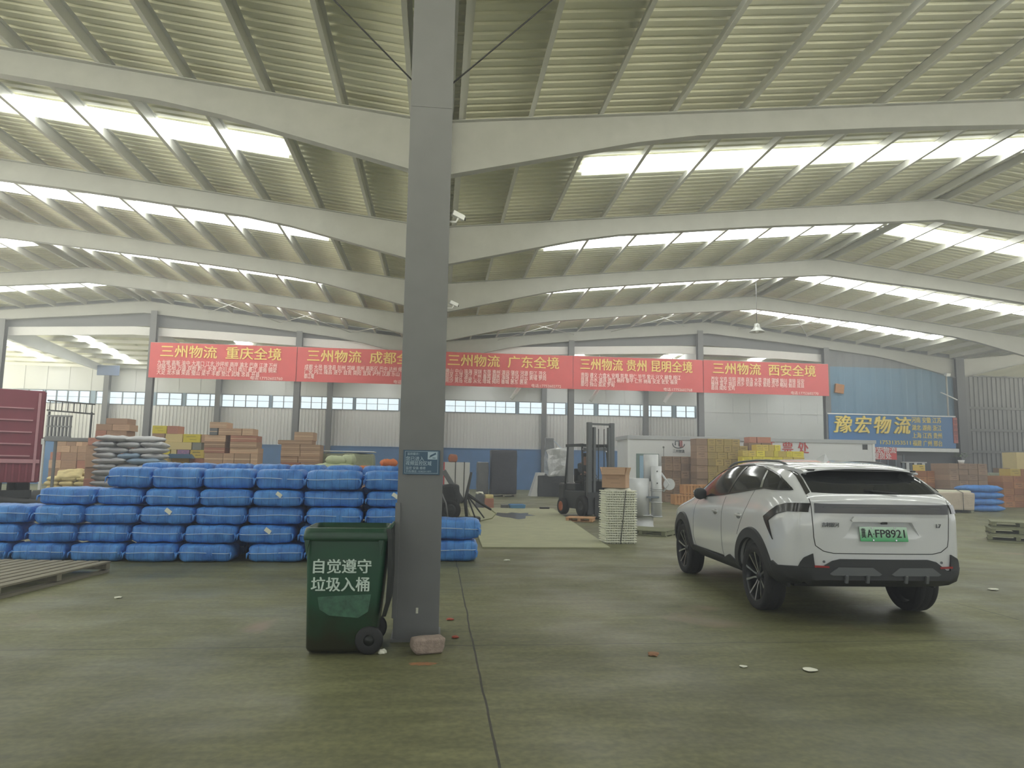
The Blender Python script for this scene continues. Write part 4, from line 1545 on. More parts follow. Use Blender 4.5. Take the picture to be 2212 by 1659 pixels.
M_shopblue = mat('shop_sign_blue', rgb(58, 118, 176), 0.45, 0, .1, .6)
M_gold = mat('shop_sign_gold', rgb(232, 208, 104), 0.4)
SG = empty('shop_sign', (24.6, Y_GABLE - .14, 3.78))
tag(SG, 'large blue signboard with raised golden characters over the dark shop front', 'sign')
q = MB(); q.box((0, 0, 0), (7.3, .12, 1.72), None, .01); q.build('signboard', M_shopblue, SG)
q = MB(); q.box((0, -.02, .88), (7.4, .16, .06)); q.build('frame_rail', M_white, SG)
for k, ch in enumerate('豫宏物流'):
    o = text(ch, 1.0, M_gold, SG, (-2.88 + 1.14 * k, -.10, .24), bold=.028, ext=.035, width=.98 if k else 1.02, shear=.16)
for k, ln in enumerate(('河南 安徽 江苏', '湖北 湖南 浙江', '上海 江西 贵州', '福建 广州 邢台')):
    text(ln, .34, M_gold, SG, (1.98, -.075, .62 - .42 * k), bold=.016, ext=.006, width=1.72)
text('17531353511', .30, M_gold, SG, (.12, -.075, -.62), bold=.014, ext=.006, width=1.75)
VS = empty('vertical_sign', (28.25, Y_GABLE - .22, 3.9))
tag(VS, 'narrow red upright sign at the right end of the blue signboard', 'sign')
q = MB(); q.box((0, 0, 0), (.24, .05, 1.4), None, .01); q.build('panel', mat('dull_red_sign', rgb(176, 88, 76), .5), VS)
text('零\n担\n整\n车', .26, mat('dark_red_print', rgb(120, 44, 40), .5), VS, (0, -.03, .0), bold=.01, ext=.002, line=1.15)
RS = empty('pickup_sign', (22.78, Y_GABLE - 2.0, 2.52))
tag(RS, 'red sign board with two lines of white characters beside the white office', 'sign')
q = MB(); q.box((0, 0, 0), (1.5, .04, .62), None, .006); q.build('panel', mat('sign_red', rgb(206, 66, 66), .5), RS)
text('豫宏物流', .34, M_white, RS, (0, -.026, .15), bold=.02, ext=.002, width=1.4)
text('提货处', .34, M_white, RS, (-.05, -.026, -.16), bold=.02, ext=.002, width=1.0)
q = MB(); q.tube([(-.62, .04, -2.52), (-.62, .04, .3)], .025, 8)
q.build('pole', M_rope, RS)
# shop front below the sign
AW = MB(); AW.box((25.25, Y_GABLE - .06, 2.80), (6.1, .60, .2), None, .01)
tag(AW.build('awning', M_white), 'narrow white awning strip under the blue signboard', 'awning')
M_darkglass = mat('dark_shop_glass', rgb(48, 54, 58), .15, coat=.3)
for i, (xa, xb) in enumerate(((21.9, 23.9), (24.0, 25.4))):
    q = MB(); q.bounds(xa, xb, Y_GABLE + .17, Y_GABLE + .24, 0.1, 2.5)
    o = struct(q.build('door_%d' % (i + 1), M_darkglass))
    f = MB()
    for k in range(4):
        x = xa + (xb - xa) * k / 3
        f.bounds(x - .03, x + .03, Y_GABLE + .12, Y_GABLE + .17, 0.05, 2.55)
    f.build('door_frame', M_frame, o)
CU = empty('curtain', (25.95, Y_GABLE + .1, 1.1))
tag(CU, 'white strip curtain hanging in the dark shop doorway', 'curtain')
q = MB(); q.tube([(-.75, 0, 1.02), (.75, 0, 1.02)], .03, 8); q.build('rail', M_white, CU)
for k in range(6):
    q = MB(); q.bounds(-.68 + .23 * k, -.68 + .23 * k + (.17 if k % 2 else .1), -.01, .0, -1.08, 1.0); q.build('strip', M_white if k % 2 else M_frame, CU)

# ------------------------------------------------------------ the white cabin office
M_cabin = mat('cabin_white', rgb(222, 224, 225), .5, 0, .04, 1)
OF = empty('site_office', (15.65, 35.0, 0))
tag(OF, 'long white cabin office with red characters along its front', 'office')
q = MB(); q.bounds(-6.35, 6.35, -1.1, 1.1, 0.05, 2.98); q.build('body', M_cabin, OF)
q = MB(); q.bounds(-6.42, 6.42, -1.18, 1.18, 2.98, 3.16, .01); q.build('roof_edge', mat('cabin_grey_trim', rgb(176, 179, 181), .5), OF)
q = MB(); q.bounds(-6.42, 6.42, -1.16, 1.16, 0.0, .12); q.build('base_frame', M_frame, OF)
for x in (-6.35, 6.3):
    q = MB(); q.bounds(x - .06, x + .06, -1.14, -1.05, .1, 2.98); q.build('corner_post', M_white, OF)
q = MB(); q.bounds(-5.98, -4.85, -1.125, -1.09, .95, 2.28); w_ = q.build('window_frame', mat('teal_grey_frame', rgb(112, 134, 128), .4), OF)
q = MB(); q.bounds(-5.82, -5.42, -1.14, -1.12, 1.05, 2.18); q.bounds(-5.36, -4.95, -1.14, -1.12, 1.05, 2.18); q.build('pane', mat('blue_pane', rgb(126, 164, 188), .1, coat=.5), w_)
q = MB(); q.bounds(5.72, 5.98, -1.12, -1.09, 2.68, 2.94); q.build('vent_opening', M_black, OF)
M_redtext = mat('office_red_letters', rgb(196, 64, 64), .5)
M_redtext2 = mat('office_dull_red_letters', rgb(176, 76, 78), .5)
M_slate = mat('logo_slate', rgb(74, 84, 92), .5)
ox = 15.65
for ch, x in (('三', 12.75), ('州', 13.68), ('物', 14.6), ('流', 15.53), ('开', 16.45), ('票', 17.4), ('处', 18.22)):
    text(ch, .66, M_redtext, OF, (x - ox, -1.115, 2.68), bold=.022, ext=.006, width=.56)
lg_ = MB()
pts = [(-.30 * math.cos(R(a)), -1.115, 2.76 - .20 * math.sin(R(a))) for a in range(-10, 191, 12)]
lg_.tube([(x, y, z + .02) for x, y, z in pts], .022, 6)
lo2 = lg_.build('logo_arc', M_slate, OF); lo2.location = (11.8 - ox, 0, 0)
lg_ = MB()
lg_.tube([(-.16, -1.115, 2.72), (-.16, -1.115, 2.92), (.02, -1.115, 2.92), (.02, -1.115, 2.68)], .024, 6)
lo2 = lg_.build('logo_bar', M_slate, OF); lo2.location = (11.8 - ox, 0, 0)
lg_ = MB()
lg_.tube([(.02, -1.12, 2.93), (.16, -1.12, 2.93), (.16, -1.12, 2.64), (.24, -1.12, 2.64)], .026, 6)
lg_.tube([(.08, -1.12, 2.88), (.08, -1.12, 2.60)], .024, 6)
lo2 = lg_.build('logo_red_mark', M_redtext2, OF); lo2.location = (11.8 - ox, 0, 0)
text('三州物流', .18, M_slate, OF, (11.8 - ox, -1.115, 2.42), bold=.01, ext=.003, width=.58)
PO = MB(); PO.tube([(10.95, 33.6, 0), (10.95, 33.6, 2.55)], .02, 8); PO.lathe([(0, 2.55), (.045, 2.57), (.045, 2.63), (0, 2.66)], Matrix.Translation((10.95, 33.6, 0)), 12)
tag(PO.build('thin_post', M_steel), 'thin grey post with a knob before the white office', 'post')

# ------------------------------------------------------------ boxes in piles
def printed(m, ink=.45):
    """Two printed bars on the upright faces of a carton."""
    nt = m.node_tree
    L = nt.links
    b_ = nt.nodes['Principled BSDF']
    src = b_.inputs['Base Color'].links[0].from_socket
    tc = nt.nodes.new('ShaderNodeTexCoord')
    oi = nt.nodes.new('ShaderNodeObjectInfo')
    s = nt.nodes.new('ShaderNodeSeparateXYZ')
    L.new(tc.outputs['Generated'], s.inputs[0])
    def band(sock, mid, half):
        a_ = nt.nodes.new('ShaderNodeMath'); a_.operation = 'COMPARE'
        L.new(sock, a_.inputs[0]); a_.inputs[1].default_value = mid; a_.inputs[2].default_value = half
        return a_.outputs[0]
    def op(o, p, q):
        n_ = nt.nodes.new('ShaderNodeMath'); n_.operation = o
        for i_, v_ in enumerate((p, q)):
            if isinstance(v_, float):
                n_.inputs[i_].default_value = v_
            else:
                L.new(v_, n_.inputs[i_])
        return n_.outputs[0]
    bars = op('MAXIMUM', op('MULTIPLY', band(s.outputs['Z'], .70, .07), band(s.outputs['X'], .45, .28)), op('MULTIPLY', band(s.outputs['Z'], .36, .05), band(s.outputs['X'], .58, .20)))
    f = op('MULTIPLY', bars, op('MULTIPLY', oi.outputs['Random'], float(ink)))
    mx = nt.nodes.new('ShaderNodeMix'); mx.data_type = 'RGBA'
    L.new(f, mx.inputs['Factor']); L.new(src, mx.inputs['A']); mx.inputs['B'].default_value = rgb(70, 52, 44)
    tn = nt.nodes.new('ShaderNodeMix'); tn.data_type = 'RGBA'; tn.blend_type = 'MULTIPLY'
    tn.inputs['Factor'].default_value = 1.0
    sc_ = op('ADD', op('MULTIPLY', oi.outputs['Random'], .28), .80)
    cb = nt.nodes.new('ShaderNodeCombineColor')
    for k_ in range(3):
        L.new(sc_, cb.inputs[k_])
    L.new(mx.outputs['Result'], tn.inputs['A']); L.new(cb.outputs[0], tn.inputs['B'])
    L.new(tn.outputs['Result'], b_.inputs['Base Color'])
CARD = [mat('carton_brown', rgb(190, 156, 128), .8, 0, .12, 3), mat('carton_tan', rgb(204, 170, 140), .8, 0, .1, 3), mat('carton_dull', rgb(176, 142, 116), .8, 0, .14, 3),
        mat('carton_reddish', rgb(188, 132, 112), .8, 0, .12, 3)]
CARDG = [mat('carton_brown_grey', rgb(164, 136, 112), .8, 0, .25, 12), mat('carton_brown_grey2', rgb(150, 124, 102), .8, 0, .25, 12)]
CARDY = [mat('carton_mustard', rgb(180, 158, 96), .8, 0, .25, 12), mat('carton_mustard2', rgb(170, 148, 92), .8, 0, .25, 12)]
CARDO = [mat('carton_orange', rgb(196, 138, 88), .8, 0, .2, 10), mat('carton_orange2', rgb(186, 124, 78), .8, 0, .2, 10)]
CARDYE = [mat('carton_yellow', rgb(230, 214, 70), .7, 0, .15, 9), mat('carton_yellow_tan', rgb(214, 190, 92), .7, 0, .15, 9)]
CREAM = mat('carton_cream', rgb(224, 204, 144), .75, 0, .1, 6)
GREYP = mat('carton_grey_print', rgb(150, 152, 140), .75, 0, .4, 14)
AMBER = mat('carton_amber', rgb(226, 184, 72), .7, 0, .1, 6)
PINKP = mat('carton_pink_print', rgb(204, 140, 160), .7, 0, .5, 6, dark=rgb(96, 100, 150))
WHITEC = mat('carton_white', rgb(206, 206, 204), .7, 0, .08, 6)
DGREY = mat('grey_case', rgb(104, 106, 110), .6)
for m_ in CARD:
    printed(m_, .18)
for m_ in CARDG + CARDY + CARDO + CARDYE:
    printed(m_, .7)
M_tape = mat('packing_tape', rgb(214, 190, 160), .35)
UNIT = {}
def unit_carton(m, tape):
    key = (m.name, tape)
    if key not in UNIT:
        mb = MB(); mb.box((0, 0, .5), (1, 1, 1), None, .012, 1)
        me_o = mb.build('carton', m)
        UNIT[key] = me_o.data
        bpy.data.objects.remove(me_o)
    return UNIT[key]
TAPE = None
def carton(x0, x1, y0, y1, z0, z1, m, label, group, name='carton', cat='box', tape=False):
    global TAPE
    o = bpy.data.objects.new(name, unit_carton(m, tape))
    COL.objects.link(o)
    o.location = ((x0 + x1) / 2, (y0 + y1) / 2, z0)
    o.scale = (x1 - x0 - .014, y1 - y0, z1 - z0 - .004)
    tag(o, label, cat, group)
    if tape:
        if TAPE is None:
            t = MB(); t.box((0, -.503, .5), (.985, .006, .10), None); t.box((0, -.0, 1.0), (.985, 1.0, .004))
            to = t.build('packing_tape', M_tape); TAPE = to.data
            bpy.data.objects.remove(to)
        t = bpy.data.objects.new('packing_tape', TAPE)
        COL.objects.link(t)
        t.parent = o
    return o
def pile(rows, Y, depth, where, group, mats, cat='box', name='carton', tape=False, word='brown carton', ysup=None):
    """rows from the floor up: (zlow, zhigh, [(x0, x1, material or None, word or None)...])."""
    R_ = len(rows)
    for r_, (z0, z1, cells) in enumerate(rows):
        for i, c in enumerate(cells):
            x0, x1 = c[0], c[1]
            m = c[2] if len(c) > 2 and c[2] is not None else mats[(r_ * 7 + i * 3 + int(abs(x0) * 10)) % len(mats)]
            w = c[3] if len(c) > 3 else word
            layer = 'bottom layer' if r_ == 0 else ('top layer' if r_ == R_ - 1 else ORD[r_] + ' layer')
            dy = rng.uniform(-.02, .03)
            carton(x0, x1, Y + dy, Y + dy + depth, z0, z1, m, '%s, %s, %s%s' % (w, layer, nth(i, len(cells)) + ' ' if len(cells) > 1 else '', where), group, name, cat, tape)
def rows_px(Y, spec, u0):
    """spec: (ytop, ybottom, [x breakpoints] or [(x0, x1, mat, word)]) in photo pixels from top to bottom, at depth Y; returns rows from the floor up in metres."""
    out = []
    for yt, yb, xs in spec:
        z0, z1 = at(u0, yb, Y).z, at(u0, yt, Y).z
        cells = []
        if isinstance(xs[0], tuple):
            for c in xs:
                cells.append((at(c[0], 1000, Y).x, at(c[1], 1000, Y).x) + tuple(c[2:]))
        else:
            X = [at(x, 1000, Y).x for x in xs]
            cells = [(a, b) for a, b in zip(X, X[1:])]
        out.append([z0, z1, cells])
    out.reverse()
    out[0][0] = 0.0
    for a, b in zip(out, out[1:]):
        b[0] = a[1]
    return out
# A: low brown pile behind the yellow sacks
pile(rows_px(34.5, [(950, 963, [112, 139, 160, 174]), (963, 977, [112, 129, 149, 165, 198]), (977, 994, [107, 130, 165, 198]), (994, 1012, [105, 132, 165, 198]), (1012, 1030, [105, 128, 150, 175, 198]), (1030, 1062, [105, 135, 165, 198])], 150),
     34.5, .8, 'in low pile behind the cream sacks', 'cartons of the low left pile', CARD, tape=False)
# B: tall pile behind the white sacks
pile(rows_px(28.5, [(903, 916, [221, 268]), (916, 930, [200, 236, 274]), (930, 946, [200, 224, 268]), (946, 962, [186, 215, 245, 275]), (962, 985, [183, 215, 250, 275]), (985, 1010, [183, 215, 250, 275]), (1010, 1035, [183, 215, 250, 275]), (1035, 1070, [183, 215, 250, 275])], 235),
     28.5, .8, 'in tall pile behind the white sacks', 'cartons of the tall left pile', CARD, tape=False)
# C: mixed pile of yellow and cream cartons
Y_ = CARDYE[0]
pile(rows_px(28.0, [(920, 937, [(323, 355, Y_, 'yellow carton'), (356, 380, CARD[3], 'small brown carton')]),
    (937, 955, [(324, 352, CARD[0], 'brown carton'), (353, 391, CREAM, 'cream carton'), (392, 430, Y_, 'bright yellow carton'), (431, 444, CARD[0], 'brown carton')]),
    (955, 971, [(324, 352, CREAM, 'cream carton'), (353, 412, CREAM, 'wide cream carton'), (413, 433, GREYP, 'grey printed carton')]),
    (971, 989, [(330, 350, CREAM, 'cream carton'), (351, 366, Y_, 'yellow carton'), (367, 380, CREAM, 'cream carton'), (381, 408, PINKP, 'pink and violet printed carton'), (409, 439, CARDYE[1], 'tan carton')]),
    (989, 1008, [(352, 370, CREAM, 'cream carton'), (371, 408, AMBER, 'amber carton'), (409, 437, CARD[3], 'brown printed carton')]),
    (1008, 1024, [(345, 361, CREAM, 'cream carton'), (362, 406, CARDYE[1], 'printed tan carton'), (407, 434, GREYP, 'grey printed carton')]),
    (1024, 1045, [(330, 380, CREAM, 'cream carton'), (381, 434, CREAM, 'cream carton')]), (1045, 1070, [(330, 380, CREAM, 'cream carton'), (381, 434, CREAM, 'cream carton')])], 380),
     28.0, .7, 'in the pile of yellow cartons', 'cartons in the pile of yellow cartons', CARDYE)
lidp = at(388, 987, 27.9)
q = MB(); q.prism([(-.5, 0), (.5, 0), (.36, .16), (-.36, .16)], .3, Matrix.Translation((at(390, 1000, 27.9).x, 27.98, at(390, 990, 27.9).z)) @ Matrix.Rotation(PI / 2, 4, 'X'))
tag(q.build('plastic_cover', mat('blue_plastic_lid', rgb(70, 106, 136), .5)), 'blue plastic lid hooked on the front of the yellow carton pile', 'lid')
# D: brown pile right of the yellow cartons
pile(rows_px(26.5, [(912, 925, [(447, 485, CARD[1], 'pale carton')]), (925, 940, [(448, 466, DGREY, 'dark grey case'), (467, 518, CARD[0], 'brown carton'), (519, 543, CARD[1], 'brown carton')]),
    (940, 954, [(438, 484), (494, 552)]), (954, 967, [(438, 484), (494, 553)]), (967, 979, [(438, 484), (494, 556)]), (979, 1004, [440, 481, 505, 540, 556]), (1004, 1030, [(436, 492, CARD[2], 'brown carton'), (493, 505, GREYP, 'grey wrapped carton'), (506, 540), (541, 554)]), (1030, 1075, [438, 480, 520, 556])], 495),
     26.5, .8, 'in the pile beside the yellow cartons', 'cartons of the middle left pile', CARD, tape=True)
# E: brown pile left of the green sacks
pile(rows_px(27.5, [(933, 951, [(632, 674)]), (951, 960, [(597, 672)]), (960, 973, [605, 646, 690]), (973, 986, [605, 647, 690]), (986, 999, [605, 643, 690]), (999, 1012, [605, 649, 690]), (1012, 1025, [605, 648, 690]), (1025, 1045, [605, 648, 690]), (1045, 1072, [605, 648, 690])], 650),
     27.5, .9, 'in the pile left of green sacks', 'cartons of the pile by the green sacks', CARD, tape=True)
# G and H: cartons in front of the office
pile(rows_px(33.0, [(986, 1001, [1436, 1453, 1471, 1489, 1504]), (1001, 1017, [1436, 1453, 1471, 1489, 1504]), (1017, 1033, [1436, 1453, 1471, 1489, 1504]), (1033, 1049, [1436, 1453, 1471, 1489, 1504]), (1049, 1065, [1436, 1453, 1471, 1489, 1504]), (1065, 1084, [1436, 1453, 1471, 1489, 1504])], 1470),
     33.0, .5, 'in the narrow pile before the office', 'cartons in the narrow pile before the office', CARDG)
def hrow(a, b, n, first, m=None):
    xs = [(a, a + 24, CARDG[0], 'brown carton')]
    st = (b - a - 24) / n
    return xs + [(a + 24 + st * k, a + 24 + st * (k + 1)) for k in range(n)]
HR = []
yy = 948
for k in range(9):
    y2 = yy + 14.5
    HR.append((yy, y2, hrow(1505, 1616 if k else 1600, 5 if k % 2 else 4, None)))
    yy = y2
pile(rows_px(32.0, HR, 1560), 32.0, .8, 'in the big pile before the office', 'cartons of the big pile before the office', CARDY, word='mustard carton')
pile(rows_px(32.3, [(944, 957, [(1620, 1636, CARD[3], 'reddish carton'), (1637, 1667, CARD[3], 'reddish carton')]), (957, 972, [(1618, 1645, CARDG[1], 'dark brown carton'), (1646, 1668, CARDG[1], 'dark brown carton')])] + [(972 + 22 * k, 994 + 22 * k, [1618, 1643, 1668]) for k in range(5)], 1645),
     32.3, .6, 'in the pile behind yellow boxes', 'cartons of the reddish pile', CARDG)
pile(rows_px(31.2, [(961, 974, [1634, 1648, 1662, 1674, 1687]), (974, 987, [1604, 1617, 1634, 1653, 1672, 1682, 1700, 1713, 1738])] + [(987 + 19.5 * k, 987 + 19.5 * (k + 1), [1604, 1626, 1648, 1670, 1692, 1714, 1738]) for k in range(5)], 1670),
     31.2, .5, 'in the stack seen over the car roof', 'yellow boxes beyond the car', CARDYE, word='yellow box')
M_crate = mat('crate_wood', rgb(204, 150, 96), .75, 0, .3, 6, stretch=(10, 1, 1))
def crate(u0, u1, v0, v1, Y, z0, label):
    xa, xb = at(u0, 1000, Y).x, at(u1, 1000, Y).x
    h = at(u0, v0, Y).z - at(u0, v1, Y).z
    e = empty('slatted_crate', ((xa + xb) / 2, Y, z0))
    tag(e, label, 'crate', 'slatted crates beyond the car bonnet')
    w = xb - xa
    q = MB(); q.bounds(-w / 2 + .03, w / 2 - .03, .04, .6, .02, h - .02); q.build('crate_core', M_crate, e)
    n = int(w / .14)
    for k in range(n):
        q = MB(); x = -w / 2 + w * (k + .5) / n; q.bounds(x - .05, x + .05, 0, .035, 0, h, .004); q.build('slat', M_crate, e)
    for z in (.03, h - .07):
        q = MB(); q.bounds(-w / 2, w / 2, -.02, .0, z, z + .05); q.build('rail', M_crate, e)
    return h
h1 = crate(1456, 1510, 1060, 1083, 30.5, 0, 'orange slatted crate on the floor beyond the car bonnet, lower of two')
crate(1476, 1545, 1035, 1057, 30.5, h1, 'orange slatted crate stacked beyond the car bonnet, upper of two')

# ------------------------------------------------------------ filled sacks
def sack_data(seed, flat=1.0):
    mb = MB()
    n = 14
    T, B = [], []
    for i in range(n + 1):
        u = -1 + 2 * i / n
        rt, rb = [], []
        for j in range(n + 1):
            v = -1 + 2 * j / n
            h = max(0, (1 - abs(u) ** 5)) ** .5 * max(0, (1 - abs(v) ** 5)) ** .5
            pin = 1 - .10 * (1 - abs(v) ** 2) * abs(u) ** 3
            x = u * .5 * (1 - .07 * (1 - v * v) * abs(u) ** 4)
            y = v * .5 * (1 - .07 * (1 - u * u) * abs(v) ** 4)
            nz = .20 * noise.noise(Vector((u * 2.2 + seed * 3.3, v * 2.2, seed))) + .10 * noise.noise(Vector((u * 6, v * 6 + seed, 1)))
            rt.append(Vector((x, y, .5 + h * (.48 + nz) * flat)))
            rb.append(Vector((x, y, .5 - h * (.48 + nz * .6) * flat)))
        T.append(rt); B.append(rb)
    mb.grid(T); mb.grid([r_[::-1] for r_ in B])
    o = mb.build('sack', None, weld=True)
    d = o.data
    bpy.data.objects.remove(o)
    return d
SACKS = [sack_data(k) for k in range(5)]
SACKM = {}
def sack(loc, size, m, label, group, rot=(0, 0, 0), k=0, name='filled_sack'):
    key = (k % 5, m.name)
    if key not in SACKM:
        d = SACKS[k % 5].copy()
        d.materials.append(m)
        SACKM[key] = d
    o = bpy.data.objects.new(name, SACKM[key])
    COL.objects.link(o)
    o.location = loc
    o.scale = size
    o.rotation_euler = rot
    return tag(o, label, 'sack', group)
M_whitesack = mat('white_woven_sack', rgb(200, 202, 206), .5, 0, .28, 5, .5, 12)
M_bluesack = mat('pale_blue_sack', rgb(152, 178, 204), .5, 0, .3, 5, .5, 12)
M_yelsack = mat('cream_paper_sack', rgb(224, 206, 150), .7, 0, .12, 4, .3, 10)
M_grnsack = mat('pale_green_sack', rgb(196, 206, 168), .6, 0, .15, 4, .3, 10)
M_orsack = mat('orange_mesh_sack', rgb(226, 136, 72), .7, 0, .4, 14, .6, 30, dark=rgb(196, 96, 50))
# white sacks on a pallet behind the bales: thirteen layers
Y0 = 24.2
xa, xb = at(196, 1000, Y0).x, at(348, 1000, Y0).x
NL = 13
hl = 2.36 / NL
for l in range(NL):
    n = 3 if l % 2 else 2
    if l == NL - 1:
        cells = [(xa + .05 + .0, xa + 1.05), (xb - 1.25, xb - .1)]
        n = 2
    else:
        cells = [(xa + (xb - xa) * i / n + rng.uniform(-.03, .03), xa + (xb - xa) * (i + 1) / n + rng.uniform(-.03, .03)) for i in range(n)]
    for i, (a, b) in enumerate(cells):
        m = M_bluesack if (l, i) in ((8, 1), (9, 1), (2, 0), (0, 0), (1, 1), (5, 1)) else M_whitesack
        lay = 'bottom layer' if l == 0 else 'top layer' if l == NL - 1 else ORD[l] + ' layer'
        sack(((a + b) / 2, Y0 + .35 + rng.uniform(-.04, .04), hl * l - .02), (b - a, .75, hl * 1.07), m, '%s sack, %s, %s in the tall pile of white sacks' % ('pale blue' if m is M_bluesack else 'white', lay, nth(i, n)), 'sacks of the white pile', (rng.uniform(-.05, .05), rng.uniform(-.05, .05), rng.uniform(-.12, .12)), l * 2 + i)
# cream sacks left of them
Y0 = 33.0
xa, xb = at(96, 1000, Y0).x, at(193, 1000, Y0).x
for l in range(4):
    n = 3
    for i in range(n):
        a = xa + (xb - xa) * i / n + (.1 if l % 2 else 0); b = a + (xb - xa) / n * .98
        sack(((a + b) / 2, Y0 + .4, .2 * l), (b - a, .8, .225), M_yelsack, 'cream sack in the %s of the low cream pile, %s' % (['bottom layer', 'second layer up', 'third layer up', 'fourth layer up'][l], nth(i, n)), 'cream sacks by the truck', (0, 0, 0), l + i)
c_ = (xa + xb) / 2
sack((c_ + .05, Y0 + .35, .80), (1.15, .55, .30), M_yelsack, 'cream sack leaning upright on the cream pile with a peaked corner', 'cream sacks by the truck', (R(52), R(-6), 0), 2)
sack((c_ + .75, Y0 + .75, .80), (.8, .6, .24), M_yelsack, 'cream sack lying on the cream pile behind the leaning one', 'cream sacks by the truck', (0, 0, .2), 3)
# pale green sacks on a film-wrapped load
def load(name, x0, x1, y0, y1, z0, z1, m, label, cat, parts=True, wob=.03, strap=None):
    """A block wrapped in film: soft-edged body on a little pallet."""
    e = empty(name, ((x0 + x1) / 2, (y0 + y1) / 2, z0))
    tag(e, label, cat)
    w, d, h = x1 - x0, y1 - y0, z1 - z0
    zb = .12 if parts else 0
    b = MB(); b.bounds(-w / 2, w / 2, -d / 2, d / 2, zb, h, .05)
    bmesh.ops.subdivide_edges(b.bm, edges=[e_ for e_ in b.bm.edges if e_.calc_length() > .2], cuts=7, use_grid_fill=True)
    for v in b.bm.verts:
        n_ = Vector((noise.noise(v.co * 2.3), noise.noise(v.co * 2.3 + Vector((9, 0, 0))), noise.noise(v.co * 2.3 + Vector((0, 9, 0)))))
        v.co += n_ * wob * 2
        v.co.z = max(zb, v.co.z)
    for f in b.bm.faces:
        f.smooth = True
    b.build('wrapped_load', m, e)
    if parts:
        p = MB(); p.bounds(-w / 2, w / 2, -d / 2, d / 2, .085, .115)
        p.build('pallet_deck', M_wood, e)
        for x in (-w / 2 + .08, 0, w / 2 - .08):
            p = MB(); p.bounds(x - .05, x + .05, -d / 2, d / 2, 0, .085); p.build('pallet_bearer', M_wood, e)
    return e
M_film = mat('green_grey_film', rgb(160, 166, 136), .3, 0, .25, 6, .5, 8)
load('wrapped_load', at(694, 1000, 28.5).x, at(806, 1000, 28.5).x, 28.5, 29.6, 0, at(750, 980, 28.5).z, M_film, 'greenish film-wrapped load behind the pale green sacks', 'wrapped load')
q = MB(); q.box(((at(690, 1000, 28.4).x + at(805, 1000, 28.4).x) / 2, 29.0, at(750, 978, 28.5).z + .05), (2.1, 1.1, .04), None, .01)
tag(q.build('loose_board', M_white), 'pale board lying on top of the greenish wrapped load', 'board')
Y0 = 25.0
xs = [at(u, 1000, Y0).x for u in (672, 770)]
zt = at(720, 1019, Y0).z
carton(xs[0], xs[1], Y0, Y0 + .9, 0, zt, WHITEC, 'white bulk box under the pale green sacks', None)
zz = at(720, 1006, Y0).z
sack(((xs[0] + xs[1]) / 2, Y0 + .4, zt - .02), (xs[1] - xs[0], .8, .30), M_grnsack, 'long pale green sack lying flat on the white bulk box', 'pale green sacks', (0, 0, 0), 1)
sack((at(722, 1000, Y0).x, Y0 + .45, zt + .24), (at(745, 1000, Y0).x - at(697, 1000, Y0).x, .7, .30), M_grnsack, 'pale green sack on top of the long one, left of two', 'pale green sacks', (0, 0, .1), 2)
sack((at(749, 1000, Y0).x, Y0 + .5, zt + .23), (.44, .7, .36), M_grnsack, 'pale green sack on top of the long one, right of two', 'pale green sacks', (0, 0, -.1), 3)
Y0 = 22.5
xs = [at(u, 1000, Y0).x for u in (772, 858)]
zt = at(820, 1027, Y0).z
carton(xs[0] + .1, xs[1] + .3, Y0, Y0 + .8, 0, zt, CARD[0], 'brown bulk box under the orange mesh sacks', None)
for l in range(2):
    for i in range(3):
        w = (xs[1] - xs[0]) / 3
        sack((xs[0] + w * (i + .5), Y0 + .35, zt + .14 * l - .01), (w * 1.0, .6, .16 if i < 2 else .17), M_orsack, 'orange mesh sack in the %s row by the near column, %s' % (['lower', 'upper'][l], nth(i, 3)), 'orange mesh sacks', (0, 0, rng.uniform(-.1, .1)), l * 3 + i)
sack((xs[1] - .28, Y0 + .35, zt + .28), (.5, .5, .22), M_orsack, 'orange mesh sack heaped on top beside the near column', 'orange mesh sacks', (0, 0, .3), 4)
# ------------------------------------------------------------ raised slab and puddle
M_slab = mat('pale_slab_concrete', rgb(166, 167, 134), .7, 0, .22, 2.2)
q = MB()
q.prism([(.93, 13.86), (3.43, 13.86), (4.40, 26.6), (1.2, 26.6)], .03, Matrix.Translation((0, 0, .0)))
tag(q.build('weighbridge_plate', M_slab), 'pale raised rectangular weighing plate let into the hall floor', 'plate')
M_wet = mat('wet_patch', rgb(40, 40, 39), .2)
pud = [(-1.0, .2), (-.7, .9), (-.2, .7), (.1, 1.0), (.5, .75), (1.0, .9), (.8, .45), (1.1, .1), (.55, -.05), (.3, -.75), (-.1, -1.0), (-.4, -.55), (-.75, -.35)]
pc = floor_at(1112, 1114, .03)
q = MB()
q.prism([(pc.x + .62 * a, pc.y + 1.55 * b) for a, b in pud], .002, Matrix.Translation((0, 0, .0302)))
tag(q.build('puddle', M_wet), 'dark wet puddle on the pale weighing plate', 'puddle')

